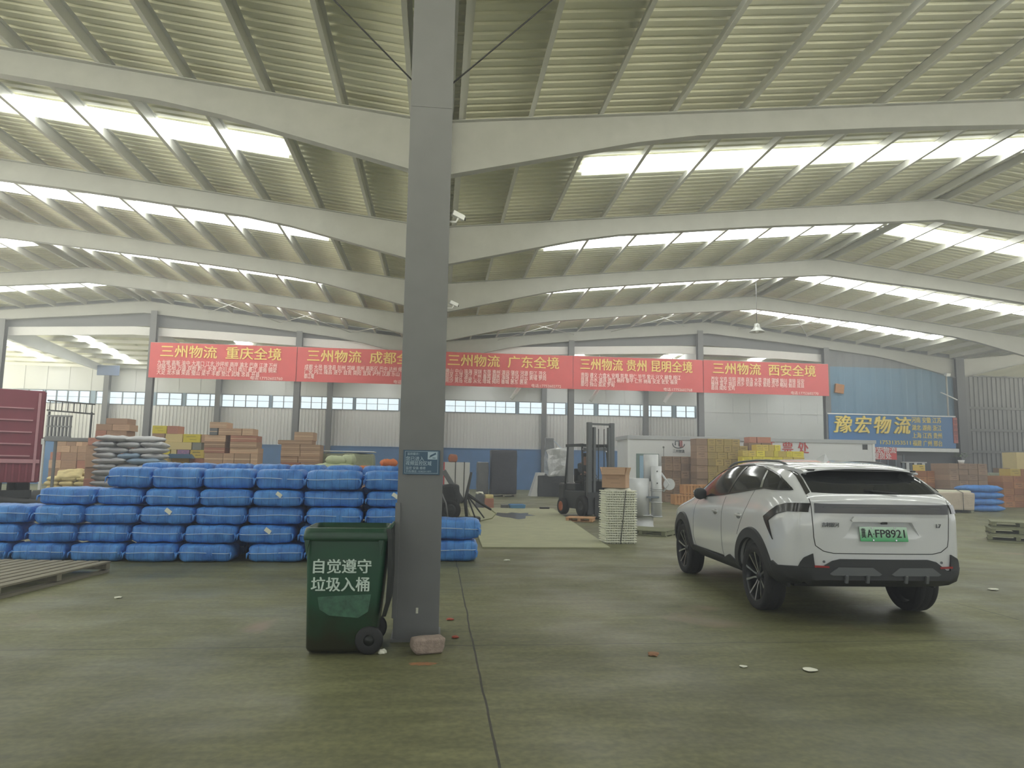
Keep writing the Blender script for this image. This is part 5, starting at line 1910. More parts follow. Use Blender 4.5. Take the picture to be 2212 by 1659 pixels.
# ------------------------------------------------------------ tray stack with open carton
M_tray = mat('cream_plastic_tray', rgb(240, 241, 224), .45)
tb = MB()
def tray_mesh():
    mb = MB()
    W, D = .66, .46
    mb.bounds(-W / 2 + .03, W / 2 - .03, -D / 2 + .03, D / 2 - .03, 0, .012)
    for s in (-1, 1):
        mb.bounds(-W / 2, W / 2, s * D / 2 - .02, s * D / 2 + .02, .028, .05, .004)
        mb.bounds(s * W / 2 - .02, s * W / 2 + .02, -D / 2, D / 2, .028, .05, .004)
        mb.bounds(-W / 2 + .02, W / 2 - .02, s * (D / 2 - .05) - .008, s * (D / 2 - .05) + .008, 0, .03)
        mb.bounds(s * (W / 2 - .02) - .008, s * (W / 2 - .02) + .008, -D / 2 + .02, D / 2 - .02, 0, .03)
    for k in range(12):
        x = -W / 2 + .04 + (W - .08) * k / 11
        mb.bounds(x - .008, x + .008, -D / 2 + .0, -D / 2 + .045, .002, .03)
    return mb
t0 = tray_mesh().build('plastic_tray', M_tray)
tx, ty = 3.885, 15.05
for k in range(22):
    o = t0 if k == 0 else dup(t0)
    o.location = (tx + rng.uniform(-.008, .008), ty + rng.uniform(-.008, .008), .05 * k)
    o.rotation_euler = (0, 0, R(3 + rng.uniform(-1, 1)))
    tag(o, 'cream plastic tray in the tall strapped tray stack, %s' % ('at the floor' if k == 0 else 'topmost' if k == 21 else ORD[k] + ' from the floor'), 'tray', 'cream trays of the strapped stack')
q = MB()
q.box((tx + .05, ty - .262, .55), (.014, .006, 1.12), (0, R(6), 0))
tag(q.build('packing_strap', M_black), 'dark packing strap running down the front of the tray stack', 'strap')
q = MB()
bmesh.ops.create_icosphere(q.bm, subdivisions=3, radius=1)
for v in q.bm.verts:
    v.co = Vector((v.co.x * .30, v.co.y * .2, max(0, v.co.z) * .07 + .02 * noise.noise(v.co * 4)))
    v.co.z = max(0, v.co.z)
o = q.build('crumpled_film', M_paper); o.location = (tx, ty, 1.10)
tag(o, 'crumpled pale film bundled on the top tray', 'film')
OC = empty('open_carton', (3.84, 15.05, 1.155), R(-28))
tag(OC, 'open brown carton with raised flaps on top of the tray stack', 'box')
q = MB()
w, d, h = .50, .36, .28
q.bounds(-w / 2, w / 2, -d / 2, d / 2, 0, .01)
for s in (-1, 1):
    q.bounds(-w / 2, w / 2, s * d / 2 - .004, s * d / 2 + .004, 0, h)
    q.bounds(s * w / 2 - .004, s * w / 2 + .004, -d / 2, d / 2, 0, h)
q.build('carton_body', CARD[0], OC)
for (cx, cy, sx, sy, rx, ry) in ((0, -d / 2 - .03, w, .16, 78, 0), (0, d / 2 + .03, w, .16, -70, 0), (-w / 2 - .03, 0, .16, d, 0, 75), (w / 2 + .02, 0, .16, d, 0, -72)):
    q = MB(); q.box((cx, cy, h + .075), (sx, sy, .008), (R(rx), R(ry), 0)); q.build('flap', CARD[1], OC)

# ------------------------------------------------------------ white steel duct parts on a pallet
M_duct = mat('white_duct_steel', rgb(206, 208, 210), .35, .1, .08, 2)
DU = empty('duct_assembly', (5.75, 19.2, 0.0))
tag(DU, 'white steel drum and pipe assembly standing behind the tray stack', 'ductwork')
q = MB(); q.cyl((-.22, 0, .80), .30, 1.0, 40); q.build('drum', M_duct, DU)
q = MB(); q.lathe([(.28, 0), (.28, .02), (.27, .02), (.27, .30), (.31, .30), (.31, .32), (0, .32)], Matrix.Translation((-.08, 0, 0)), 36); q.build('drum_base', M_duct, DU)
q = MB(); q.cyl((.20, .18, 1.60), .205, .72, 36); q.build('upper_drum', M_duct, DU)
q = MB(); q.cyl((.24, -.16, .95), .145, 1.38, 30); q.build('pipe', M_duct, DU)
for z in (.28, .66, .98, 1.02):
    q = MB(); q.cyl((.24, -.16, z), .165, .02, 30); q.build('pipe_flange', M_duct, DU)
q = MB(); q.box((.10, -.30, .80), (.34, .05, .05), None, .008); q.build('clamp', M_frame, DU)
q = MB(); q.cyl((.62, -.1, 1.15), .16, .04, 28, 'Y'); q.tube([(.40, -.1, 1.45), (.62, -.1, 1.15), (.45, -.1, .95)], .03, 8); q.build('flange_disc', M_duct, DU)
for z in (1.18, 1.50):
    q = MB(); q.cyl((.22, -.305, z), .018, .02, 10, 'Y'); q.build('bolt', M_black, DU)
pallet((5.15, 17.05, 0), R(-38), 'greenish slatted pallet on the floor left of the car front', 1.25, 1.0, 8, M_wood2, .13, None, .8)

# ------------------------------------------------------------ forklift and driver
M_fork = mat('forklift_grey', rgb(96, 99, 102), .5, .2)
M_forkdk = mat('forklift_dark', rgb(62, 64, 67), .5, .2)
M_forkor = mat('forklift_orange', rgb(176, 98, 62), .5)
FK = empty('forklift', (4.98, 22.55, .032), R(16))
tag(FK, 'dark forklift with raised mast and a driver, facing the camera', 'forklift')
# local: -y is forward (towards the camera)
def part(name, m, fn, parent=FK):
    q_ = MB(); fn(q_)
    return q_.build(name, m, parent)
for s in (-1, 1):
    part('mast_channel', M_fork, lambda q: q.bounds(s * .40 - .07, s * .40 + .07, -.62, -.48, .08, 2.95, .01))
    part('inner_mast_rail', M_fork, lambda q: q.bounds(s * .26 - .04, s * .26 + .04, -.66, -.56, .10, 2.80, .008))
    part('fork', M_forkdk, lambda q: (q.bounds(s * .25 - .06, s * .25 + .06, -1.75, -.72, .05, .09, .004), q.bounds(s * .25 - .06, s * .25 + .06, -.77, -.72, .05, .62, .004)))
    part('lift_chain', M_black, lambda q: q.tube([(s * .10, -.60, .5), (s * .10, -.60, 2.75)], .016, 6))
    for y, r_ in ((-.35, .34), (1.05, .27)):
        w = part('wheel', M_tyre, lambda q: q.lathe([(.16, -.1), (r_ - .03, -.11), (r_, -.07), (r_, .07), (r_ - .03, .11), (.16, .1)], Matrix.Translation((s * .50, y, r_)) @ Matrix.Rotation(PI / 2, 4, 'Y'), 28))
        part('wheel_rim', M_forkdk if y < 0 else M_forkor, lambda q: q.lathe([(0, .06), (.10, .06), (.16, .1), (.16, -.1), (.10, -.06), (0, -.06)], Matrix.Translation((s * .50, y, r_)) @ Matrix.Rotation(PI / 2, 4, 'Y'), 20), w)
    part('guard_post', M_forkdk, lambda q: q.tube([(s * .48, -.30, .95), (s * .44, -.15, 2.22)], .035, 8))
    part('guard_post', M_forkdk, lambda q: q.tube([(s * .48, .95, 1.0), (s * .44, .85, 2.22)], .035, 8))
for z, h_ in ((.55, .12), (1.15, .06), (2.12, .10), (2.90, .06)):
    part('mast_crossbar', M_fork, lambda q: q.bounds(-.46, .46, -.60, -.52, z - h_ / 2, z + h_ / 2, .008))
part('carriage', M_forkdk, lambda q: (q.bounds(-.52, .52, -.72, -.66, .10, .22), q.bounds(-.52, .52, -.72, -.66, .66, .78), q.bounds(-.50, .50, -.70, -.66, .2, .7)))
part('lift_cylinder', M_alloy, lambda q: q.cyl((.33, -.56, 1.5), .03, 2.4, 10))
part('chassis', M_forkdk, lambda q: q.bounds(-.46, .46, -.40, 1.20, .22, .80, .04))
part('counterweight', M_forkdk, lambda q: q.bounds(-.50, .50, 1.0, 1.45, .25, 1.02, .08))
part('bonnet', M_forkdk, lambda q: q.bounds(-.42, .42, .35, 1.05, .78, 1.02, .04))
part('seat', M_black, lambda q: (q.bounds(-.24, .24, .30, .75, 1.0, 1.10, .03), q.bounds(-.24, .24, .70, .82, 1.05, 1.50, .04)))
part('overhead_guard', M_forkdk, lambda q: [q.bounds(-.48, .48, -.20 + .21 * k, -.15 + .21 * k, 2.22, 2.28) for k in range(6)] + [q.bounds(s * .46 - .03, s * .46 + .03, -.22, .92, 2.20, 2.29) for s in (-1, 1)])
part('steering_wheel', M_black, lambda q: (q.lathe([(.16, -.012), (.175, 0), (.16, .012), (.148, 0)], Matrix.Translation((0, -.02, 1.28)) @ Matrix.Rotation(R(35), 4, 'X'), 24, close=True), q.tube([(0, -.02, 1.28), (0, -.12, .95)], .02, 8)))
part('dashboard', M_forkdk, lambda q: q.bounds(-.40, .40, -.34, -.20, .78, 1.12, .03))
for s in (-1, 1):
    part('work_lamp', M_alloy, lambda q: q.cyl((s * .40, -.24, 2.10), .07, .05, 16, 'Y'))

def skin_body(name, pts, edges, radii, m, parent=None, root=0, sub=2):
    me = bpy.data.meshes.new(name)
    me.from_pydata([Vector(p) for p in pts], edges, [])
    o = bpy.data.objects.new(name, me)
    COL.objects.link(o)
    md_ = o.modifiers.new('k', 'SKIN')
    md_.use_smooth_shade = True
    for i, r_ in enumerate(radii):
        o.data.skin_vertices[0].data[i].radius = r_ if isinstance(r_, tuple) else (r_, r_)
    o.data.skin_vertices[0].data[root].use_root = True
    s_ = o.modifiers.new('s', 'SUBSURF'); s_.levels = s_.render_levels = sub
    d = evaluated(o)
    o.modifiers.clear()
    o.data = d
    d.materials.clear()
    d.materials.append(m)
    for f in d.polygons:
        f.use_smooth = True
    if parent is not None:
        o.parent = parent
    return o
M_skin = mat('skin', rgb(150, 116, 98), .6)
M_shirt = mat('dark_work_jacket', rgb(58, 62, 68), .8)
M_trouser = mat('dark_trousers', rgb(50, 52, 56), .8)
M_hair = mat('black_hair', rgb(30, 28, 27), .7)
fm = FK.matrix_world.copy() if False else Matrix.Translation((4.98, 22.55, .032)) @ Matrix.Rotation(R(16), 4, 'Z')
PN = None
pts = [(0, .50, 1.18), (0, .52, 1.34), (0, .54, 1.52), (0, .53, 1.66), (0, .50, 1.75), (0, .49, 1.84), (0, .47, 1.92),
       (.17, .53, 1.62), (.24, .40, 1.42), (.12, .14, 1.36), (-.17, .53, 1.62), (-.24, .40, 1.42), (-.12, .14, 1.36),
       (.11, .42, 1.16), (.15, .02, 1.14), (.15, -.08, .86), (.15, -.17, .84), (-.11, .42, 1.16), (-.15, .02, 1.14), (-.15, -.08, .86), (-.15, -.17, .84)]
pts = [tuple(fm @ Vector(p)) for p in pts]
ed = [(0, 1), (1, 2), (2, 3), (3, 4), (4, 5), (5, 6), (3, 7), (7, 8), (8, 9), (3, 10), (10, 11), (11, 12), (0, 13), (13, 14), (14, 15), (15, 16), (0, 17), (17, 18), (18, 19), (19, 20)]
rd = [(.15, .12), (.14, .11), (.16, .11), (.12, .09), .055, .085, .075, .065, .048, .036, .065, .048, .036, .085, .062, .045, .04, .085, .062, .045, .04]
PN = skin_body('person', pts, ed, rd, M_skin, None, 0)
tag(PN, 'person in dark work clothes seated on the forklift holding the wheel', 'person')
jk = skin_body('jacket', [pts[i] for i in (0, 1, 2, 3, 7, 8, 10, 11)] + [tuple((Vector(pts[8]) + Vector(pts[9])) / 2), tuple((Vector(pts[11]) + Vector(pts[12])) / 2)], [(0, 1), (1, 2), (2, 3), (3, 4), (4, 5), (5, 8), (3, 6), (6, 7), (7, 9)],
              [(.17, .14), (.16, .13), (.18, .13), (.13, .10), .08, .062, .08, .062, .055, .055], M_shirt, PN)
tr = skin_body('trousers', [pts[i] for i in (0, 13, 14, 15, 17, 18, 19)], [(0, 1), (1, 2), (2, 3), (0, 4), (4, 5), (5, 6)], [(.17, .14), .10, .078, .06, .10, .078, .06], M_trouser, PN)
hr = MB()
hm = fm @ Matrix.Translation((0, .50, 1.90))
hr.lathe([(.0, .115), (.05, .108), (.088, .07), (.098, .02), (.094, -.03)], hm @ Matrix.Rotation(R(-14), 4, 'X'), 18)
hr.build('hair', M_hair, PN)
fc = MB()
for s in (-1, 1):
    bmesh.ops.create_uvsphere(fc.bm, u_segments=8, v_segments=6, radius=.011, matrix=fm @ Matrix.Translation((s * .03, .402, 1.885)))
fc.build('eyes', M_hair, PN)
fc = MB(); fc.tube([fm @ Vector((0, .402, 1.88)), fm @ Vector((0, .378, 1.845)), fm @ Vector((0, .40, 1.84))], [.008, .014, .010], 8); fc.build('nose', M_skin, PN)
fc = MB(); fc.tube([fm @ Vector((-.024, .406, 1.815)), fm @ Vector((0, .400, 1.813)), fm @ Vector((.024, .406, 1.815))], .006, 6); fc.build('mouth', mat('lips', rgb(128, 84, 76), .6), PN)
for s in (-1, 1):
    fc = MB(); bmesh.ops.create_uvsphere(fc.bm, u_segments=8, v_segments=6, radius=.026, matrix=fm @ Matrix.Translation((s * .088, .48, 1.865)) @ Matrix.Diagonal((.4, .8, 1.2, 1))); fc.build('ear', M_skin, PN)
    # hands closed round the rim: palm, four fingers and a thumb
    hx = s * .12
    base = Vector((hx, .14, 1.36))
    fc = MB()
    for k in range(4):
        o1 = base + Vector((s * (.022 - .015 * k), -.05, .012))
        L_ = (.030, .034, .032, .026)[k]
        fc.tube([fm @ o1, fm @ (o1 + Vector((0, -L_, .014))), fm @ (o1 + Vector((0, -L_ - .018, -.012))), fm @ (o1 + Vector((0, -L_ + .004, -.032)))], [.0095, .009, .008, .007], 6)
    t1 = base + Vector((-s * .028, -.03, .0))
    fc.tube([fm @ t1, fm @ (t1 + Vector((-s * .022, -.028, .004))), fm @ (t1 + Vector((-s * .016, -.052, -.008)))], [.012, .0105, .008], 6)
    fc.tube([fm @ base, fm @ (base + Vector((0, -.055, .006)))], [.032, .036], 8)
    fc.build('hand', M_skin, PN)

# ------------------------------------------------------------ things on the far floor
def lumpy(mb, amp, sc):
    bmesh.ops.subdivide_edges(mb.bm, edges=[e_ for e_ in mb.bm.edges if e_.calc_length() > .25], cuts=5, use_grid_fill=True)
    for v in mb.bm.verts:
        n_ = Vector((noise.noise(v.co * sc), noise.noise(v.co * sc + Vector((9, 0, 0))), noise.noise(v.co * sc + Vector((0, 9, 0)))))
        z = v.co.z
        v.co += n_ * amp
        if z < .01:
            v.co.z = 0
    return mb
M_filmw = mat('silver_wrapping_film', rgb(224, 226, 228), .22, .2, .3, 5, .9, 7)
MC = empty('wrapped_machine', (6.35, 38.2, 0))
tag(MC, 'machine wrapped in silvery film behind the forklift', 'machine')
q = MB(); q.bounds(-.95, .55, -.5, .5, 0, 1.1, .03); lumpy(q, .04, 2).build('machine_base', M_forkdk, MC)
q = MB(); q.bounds(-.45, .95, -.55, .55, 1.1, 2.5, .08); lumpy(q, .12, 1.8).build('wrapped_body', M_filmw, MC)
q = MB(); q.bounds(-.50, -.05, -.3, .3, 2.45, 3.1, .05); lumpy(q, .06, 2.5).build('wrapped_head', mat('grey_wrapping', rgb(140, 143, 146), .35, .1, .3, 5, .6, 9), MC)
q = MB(); q.prism([(-1.35, 0), (-.95, 0), (-.55, 1.25), (-.95, 1.25)], .9, Matrix.Translation((0, .45, 0)) @ Matrix.Rotation(PI / 2, 4, 'X')); q.build('side_sheet', M_grey_sheet, MC)
q = MB(); q.tube([(-.05, 0, 3.0), (.5, -.3, 2.4), (.95, -.3, 2.45)], .02, 6); q.build('loose_cord', M_cord, MC)
q = MB(); q.bounds(.6, 1.35, -.5, .5, 0, 1.15, .03); q.build('pale_cabinet', M_cabin, MC)
M_blackwrap = mat('black_film', rgb(66, 66, 76), .35, 0, .35, 5, .5, 9)
load('dark_load', 2.85, 4.2, 37.0, 38.3, 0, 2.4, M_blackwrap, 'tall dark film-wrapped load before the blue wainscot', 'wrapped load', wob=.02)
load('narrow_load', 2.15, 2.75, 37.2, 38.0, 0, 1.75, mat('dull_grey_film', rgb(112, 114, 116), .4, 0, .3, 5), 'narrow grey wrapped roll standing left of the dark load', 'wrapped load', wob=.02)
e = empty('strapped_crate', (.86, 30.4, 0))
tag(e, 'big white strapped crate standing behind the near column on the right', 'crate')
q = MB(); q.bounds(-.55, .55, -.4, .4, .1, 1.70, .01); q.build('crate_box', WHITEC, e)
for x in (-.05, .32):
    q = MB(); q.bounds(x - .015, x + .015, -.41, .41, .1, 1.71); q.build('strap', M_black, e)
for x in (-.45, 0, .45):
    q = MB(); q.bounds(x - .05, x + .05, -.4, .4, 0, .1); q.build('bearer', M_wood, e)
q = MB(); q.bounds(-.55, -.50, -.41, -.40, .1, 1.70); q.build('red_edge_tape', mat('red_tape', rgb(188, 60, 60), .5), e)
sack((.70, 30.4, 1.70), (.42, .4, .32), mat('brown_bag', rgb(176, 112, 84), .8, 0, .3, 8), 'small brown bag sitting on the big white strapped crate', None, k=2, name='brown_bag')
# walking tractor parts leaned together
TL = empty('walking_tractor', (.72, 20.4, .032))
tag(TL, 'dark jumbled walking tractor with handlebars right of the near column', 'tractor')
M_mach = mat('dark_machine', rgb(58, 60, 62), .6, .2, .3, 6)
q = MB(); q.bounds(-.55, -.05, -.3, .4, .25, 1.0, .06); lumpy(q, .05, 3).build('engine_block', M_mach, TL)
q = MB(); q.box((-.22, -.1, .95), (.14, .12, 1.05), (0, R(-33), 0), .02); q.build('slanted_frame', mat('grey_frame', rgb(112, 114, 116), .5, .2), TL)
q = MB(); q.tube([(.18, -.3, 0), (.12, -.25, .55), (.28, -.1, 1.35)], [.04, .05, .035], 8); q.build('upright_post', M_mach, TL)
for k, (a, b) in enumerate((((.15, -.2, .75), (.85, -.3, .32)), ((.15, -.2, .75), (.65, -.4, .10)), ((.15, -.2, .75), (.42, -.4, .05)))):
    q = MB(); q.tube([a, b], [.05, .03] if k == 0 else [.025, .02], 8); q.build('handle_bar', M_mach, TL)
q = MB(); q.tube([(.85, -.3, .32), (.98, -.4, .22), (.86, -.5, .10), (.55, -.5, .03)], .016, 6); q.build('cable', mat('olive_cable', rgb(134, 136, 96), .6), TL)
for s in (-.25, .45):
    q = MB(); q.lathe([(.17, -.06), (.27, -.08), (.30, -.04), (.30, .04), (.27, .08), (.17, .06)], Matrix.Translation((-.30, s, .30)) @ Matrix.Rotation(PI / 2, 4, 'X'), 24); w_ = q.build('wheel', M_tyre, TL)
    q = MB(); q.lathe([(0, .03), (.17, .06), (.17, -.06), (0, -.03)], Matrix.Translation((-.30, s, .30)) @ Matrix.Rotation(PI / 2, 4, 'X'), 18); q.build('wheel_rim', M_mach, w_)
q = MB(); q.tube([(-.6, -.4, .9), (-.42, -.5, .5), (-.35, -.55, .05)], .02, 6); q.build('stay', M_steel, TL)
q = MB(); q.bounds(-.1, .55, -.5, -.1, 0, .12, .02); lumpy(q, .03, 5).build('tine_box', M_mach, TL)
for k, (x, y, z, m_) in enumerate(((-.35, -.1, 1.03, CARD[3]), (-.12, -.05, 1.02, WHITEC))):
    pass
e = empty('wicker_carton', (2.02, 27.0, 0))
tag(e, 'small brown carton with a yellowish bag on top beyond the weighing plate', 'box')
q = MB(); q.bounds(-.17, .17, -.15, .15, 0, .36, .01); q.build('carton_body', CARD[3], e)
q = MB(); q.bounds(-.16, .16, -.14, .14, .36, .50, .05); lumpy(q, .03, 6).build('yellow_bag', M_yelsack, e)
carton(1.52, 1.84, 27.0, 27.4, 0, .50, DGREY, 'dark grey tub left of the small brown carton', None, 'grey_tub', 'tub')
crumple('white_rag', 1057, 1073, .16, M_paper, 'white rag dropped on the dark grey tub', seed=11)
bpy.data.objects['white_rag'].location = (1.68, 27.2, .50)
e = empty('blue_tray', (3.05, 26.75, 0))
tag(e, 'blue shallow plastic tray lying at the far edge of weighing plate', 'tray')
q = MB()
q.bounds(-.26, .26, -.3, .3, 0, .02)
for s in (-1, 1):
    q.box((s * .27, 0, .08), (.02, .62, .16), (0, R(s * 12), 0)); q.box((0, s * .31, .08), (.54, .02, .16), (R(-s * 12), 0, 0))
q.build('tray_shell', mat('blue_tray_plastic', rgb(92, 140, 184), .5), e)
q = MB(); q.bounds(2.02 + .45, 2.02 + .72, 26.8, 27.1, 0, .14, .01); tag(q.build('grey_block', M_steel), 'small pale grey block left of the blue tray', 'block')
q = MB(); q.box((4.02, 26.3, .06), (.36, .14, .06), None, .01); tag(q.build('dark_bar', M_black), 'short dark bar on the floor right of the blue tray', 'bar')
pallet((4.28, 20.9, 0), R(-20), 'small light wooden pallet with an orange board before the forklift', .8, .7, 3, mat('orange_board', rgb(204, 158, 116), .8, 0, .2, 4), .12)

# ------------------------------------------------------------ red truck and rack on the left
M_truckred = mat('truck_dull_red', rgb(142, 66, 82), .45, .1, .18, 2)
M_trucklt = mat('truck_pale_edge', rgb(190, 140, 150), .5)
TR = empty('cargo_truck', (-11.42, 19.4, 0), R(31))
tag(TR, 'dull red high-sided cargo truck parked at the left edge', 'truck')
q = MB(); q.bounds(-1.2, 1.2, 0, 6.2, .95, 3.36, .02); q.build('cargo_body', M_truckred, TR)
for k, z in enumerate((1.62, 1.93, 2.24, 2.55, 2.86)):
    q = MB(); q.bounds(-1.08, .98, -.05, .01, z, z + .035, .004); q.build('tailgate_rib', M_trucklt, TR)
for x in (-1.16, 1.06):
    q = MB(); q.bounds(x, x + .06, -.06, .01, .98, 3.3, .01); q.build('tailgate_post', M_trucklt, TR)
q = MB(); q.bounds(-1.2, 1.2, -.05, .01, 1.45, 1.55, .01); q.build('tail_beam', M_trucklt, TR)
for k in range(16):
    q = MB(); x = -1.12 + .145 * k; q.bounds(x, x + .05, -.035, .01, .97, 1.44, .004); q.build('lower_rib', M_truckred, TR)
for k in range(10):
    q = MB(); q.bounds(1.19, 1.24, .1 + .62 * k, .18 + .62 * k, .97, 3.34, .006); q.build('side_rib', M_truckred, TR)
q = MB(); q.bounds(-.45, .45, .2, 8.0, .62, .95, .01); q.build('chassis', M_black, TR)
q = MB(); q.bounds(-1.1, 1.1, .15, .35, .55, .75, .01); q.build('rear_bumper', M_mach, TR)
for s in (-1, 1):
    for y in (1.3, 2.5, 7.2):
        q = MB(); q.lathe([(.25, -.14), (.45, -.15), (.5, -.1), (.5, .1), (.45, .15), (.25, .14)], Matrix.Translation((s * .95, y, .5)) @ Matrix.Rotation(PI / 2, 4, 'Y'), 28); w_ = q.build('wheel', M_tyre, TR)
        q = MB(); q.lathe([(0, .08), (.12, .06), (.25, .12), (.25, -.12), (0, -.08)], Matrix.Translation((s * .95, y, .5)) @ Matrix.Rotation(PI / 2, 4, 'Y'), 20); q.build('wheel_rim', M_mach, w_)
q = MB(); q.prism([(6.4, .8), (8.3, .8), (8.35, 1.7), (8.0, 2.9), (6.4, 2.95)], 2.3, Matrix.Translation((-1.15, 0, 0)) @ Matrix(((0, 0, 1, 0), (1, 0, 0, 0), (0, 1, 0, 0), (0, 0, 0, 1)))); q.build('cab', M_truckred, TR)
q = MB(); q.tube([(.2, -.2, .55), (1.9, -.4, .35)], .09, 12); q.build('exhaust_tube', M_mach, TR)
q = MB(); q.bounds(1.2, 1.26, -.04, .02, 1.95, 2.1); q.build('marker_lamp', M_white, TR)
# junk under the truck tail
for k, (u, v, s, m_, lab) in enumerate(((88, 1056, .32, M_mach, 'dark crumpled scrap heap behind the blue bales at far left'), (135, 1062, .16, M_blackwrap, 'black bag beside the dark scrap heap'), (80, 1062, .1, CARDYE[0], 'yellow scrap beside the dark scrap heap'))):
    p = floor_at(u, 1086, 0)
    crumple('scrap_heap', u, 1086, s * 1.3, m_, lab, 'scrap', .8, 20 + k)
RK = empty('storage_rack', (-14.55, 30.0, 0))
tag(RK, 'grey steel rack with a long shelf above the brown cartons at left', 'rack')
M_rackg = mat('rack_grey', rgb(122, 124, 126), .5, .2)
q = MB(); q.bounds(-1.0, .95, 0, 1.0, 2.28, 2.42, .01); q.build('shelf', M_rackg, RK)
for x in (-.95, .9):
    for y in (.05, .95):
        q = MB(); q.bounds(x - .045, x + .045, y - .045, y + .045, 0, 2.30); q.build('upright', M_white if x < 0 and y < .5 else M_rackg, RK)
PG = empty('plastic_pallet', (-15.1, 30.3, 2.42))
tag(PG, 'grey plastic grid pallet standing on edge on the rack shelf', 'pallet')
q = MB()
for k in range(7):
    q.bounds(-.42 + .14 * k - .025, -.42 + .14 * k + .025, -.05, .05, 0, .9)
for z in (0, .42, .84):
    q.bounds(-.46, .46, -.06, .06, z, z + .06)
q.build('grid', M_rackg, PG)
LD = empty('ladder', (-14.9, 30.85, 3.45))
tag(LD, 'dark steel ladder laid level above the rack beside the truck', 'ladder')
for z in (0, .40):
    q = MB(); q.tube([(-1.0, 0, z + .10), (.85, 0, z - .02)], .03, 8); q.build('stringer', M_mach, LD)
for k in range(8):
    q = MB(); x = -.9 + .235 * k; dz = .10 - .065 * (x + 1.0); q.tube([(x, 0, dz), (x, 0, dz + .40)], .02, 6); q.build('rung', M_mach, LD)
for x in (-.9, .75):
    q = MB(); q.bounds(x - .03, x + .03, -.03, .03, -1.03, .05); q.build('prop', M_mach, LD)
q = MB(); q.box((-20.3, Y_GABLE + 9.5, 7.05), (1.3, .06, .62), None, .01); 
tag(q.build('blue_board', mat('dull_blue_board', rgb(104, 120, 150), .5)), 'dull blue board hanging under the roof at far left', 'board')
q = MB(); q.tube([(-20.7, Y_GABLE + 9.5, 7.3), (-20.7, Y_GABLE + 9.5, 7.75)], .015, 6); q.tube([(-19.9, Y_GABLE + 9.5, 7.3), (-19.9, Y_GABLE + 9.5, 7.75)], .015, 6)
o = q.build('hanger', M_rope); o.parent = bpy.data.objects['blue_board']

# ------------------------------------------------------------ goods right of the car
def block_pile(Y, u0, v0, du, dv, ncol, nrow, depth, where, group, mats, word, skip=()):
    rows = []
    for r_ in range(nrow):
        cells = [(u0 + du * c, u0 + du * (c + 1)) for c in range(ncol) if (r_, c) not in skip]
        rows.append((v0 + dv * r_, v0 + dv * (r_ + 1), [(a, b, None, word) for a, b in cells]))
    pile(rows_px(Y, rows, u0 + du), Y, depth, where, group, mats)
block_pile(30.0, 2050, 1001, 20.5, 12.2, 4, 7, 1.2, 'in the square pile right of the car', 'cartons of the square brown pile', CARDG, 'brown grey carton')
block_pile(31.0, 1980, 1017, 21, 12.6, 2, 5, .6, 'in the small pile behind the car', 'cartons of the small orange pile', CARDO, 'orange carton')
zt = at(1990, 1017, 31.0).z
carton(at(1986, 1000, 31).x, at(2001, 1000, 31).x, 31.1, 31.5, zt, zt + .28, CARDYE[1], 'small tan carton alone on top of the small orange pile', None)
block_pile(31.5, 2164, 1028, 23, 13.6, 4, 5, 1.0, 'in the pile at the right edge', 'cartons of the right orange pile', CARDO, 'orange carton', )
zt = at(2180, 1028, 31.5).z
for i in range(3):
    a, b = at(2181 + 23 * i, 1000, 31.6).x, at(2204 + 23 * i, 1000, 31.6).x
    carton(a, b, 31.6, 32.3, zt, zt + .34, CARDYE[1] if i != 1 else CARDO[0], 'upper carton on the right orange pile, %s of three' % ['left', 'middle', 'right'][i], 'upper cartons of the right orange pile')
ROLLC = MB(); ROLLC.box((at(2152, 1041, 31.2).x, 31.3, at(2152, 1041, 31.2).z), (.75, .4, .42), (0, R(20), 0), .02)
# four blue sacks
xa, xb = at(2088, 1000, 27.6).x, at(2166, 1000, 27.6).x
for k in range(4):
    sack(((xa + xb) / 2 + (.06, .0, .03, -.03)[k], 28.0, .27 * k), (xb - xa + (0, .05, .0, .08)[k], .85, .275), M_bale, 'blue sack in the neat stack right of wrapped paper, %s' % ['at the floor', 'second up', 'third up', 'topmost'][k], 'blue sacks of the small right stack', (0, 0, rng.uniform(-.06, .06)), k)
# paper bundle on a low pallet
PB = empty('paper_bundle', (20.62, 27.4, 0))
tag(PB, 'long bundle wrapped in pale paper and tied with cord right of the car', 'bundle')
q = MB(); q.bounds(-1.1, .92, -.7, 1.5, .10, .82, .07); lumpy(q, .035, 2.4).build('paper_wrap', mat('pink_grey_paper', rgb(200, 186, 168), .8, 0, .2, 5, .4, 10), PB)
q = MB(); q.bounds(-1.13, .95, -.5, 1.55, .74, .88, .06); lumpy(q, .03, 2.0).build('top_sheet', mat('white_green_sheet', rgb(214, 214, 190), .6, 0, .1, 3), PB)
q = MB(); q.tube([(.35, -.76, .10), (.35, -.77, .80), (.35, -.4, .92), (.35, 1.5, .92)], .012, 5); q.build('cord', M_mach, PB)
for x in (-.95, -.1, .78):
    q = MB(); q.bounds(x - .06, x + .06, -.7, 1.5, 0, .10); q.build('bearer', M_wood2, PB)
# pallets at the right edge
for k, (dx, dy, rz, lab) in enumerate(((0, 0, -38, 'lowest of three'), (.06, .04, -33, 'middle of three'), (.16, .08, -36, 'topmost of three'))):
    pallet((13.72 + dx, 15.75 + dy, .155 * k), R(rz), 'greenish wooden pallet in the stack at the right edge, %s' % lab, 1.2, 1.0, 6, M_wood2, .15, 'pallets stacked at right')
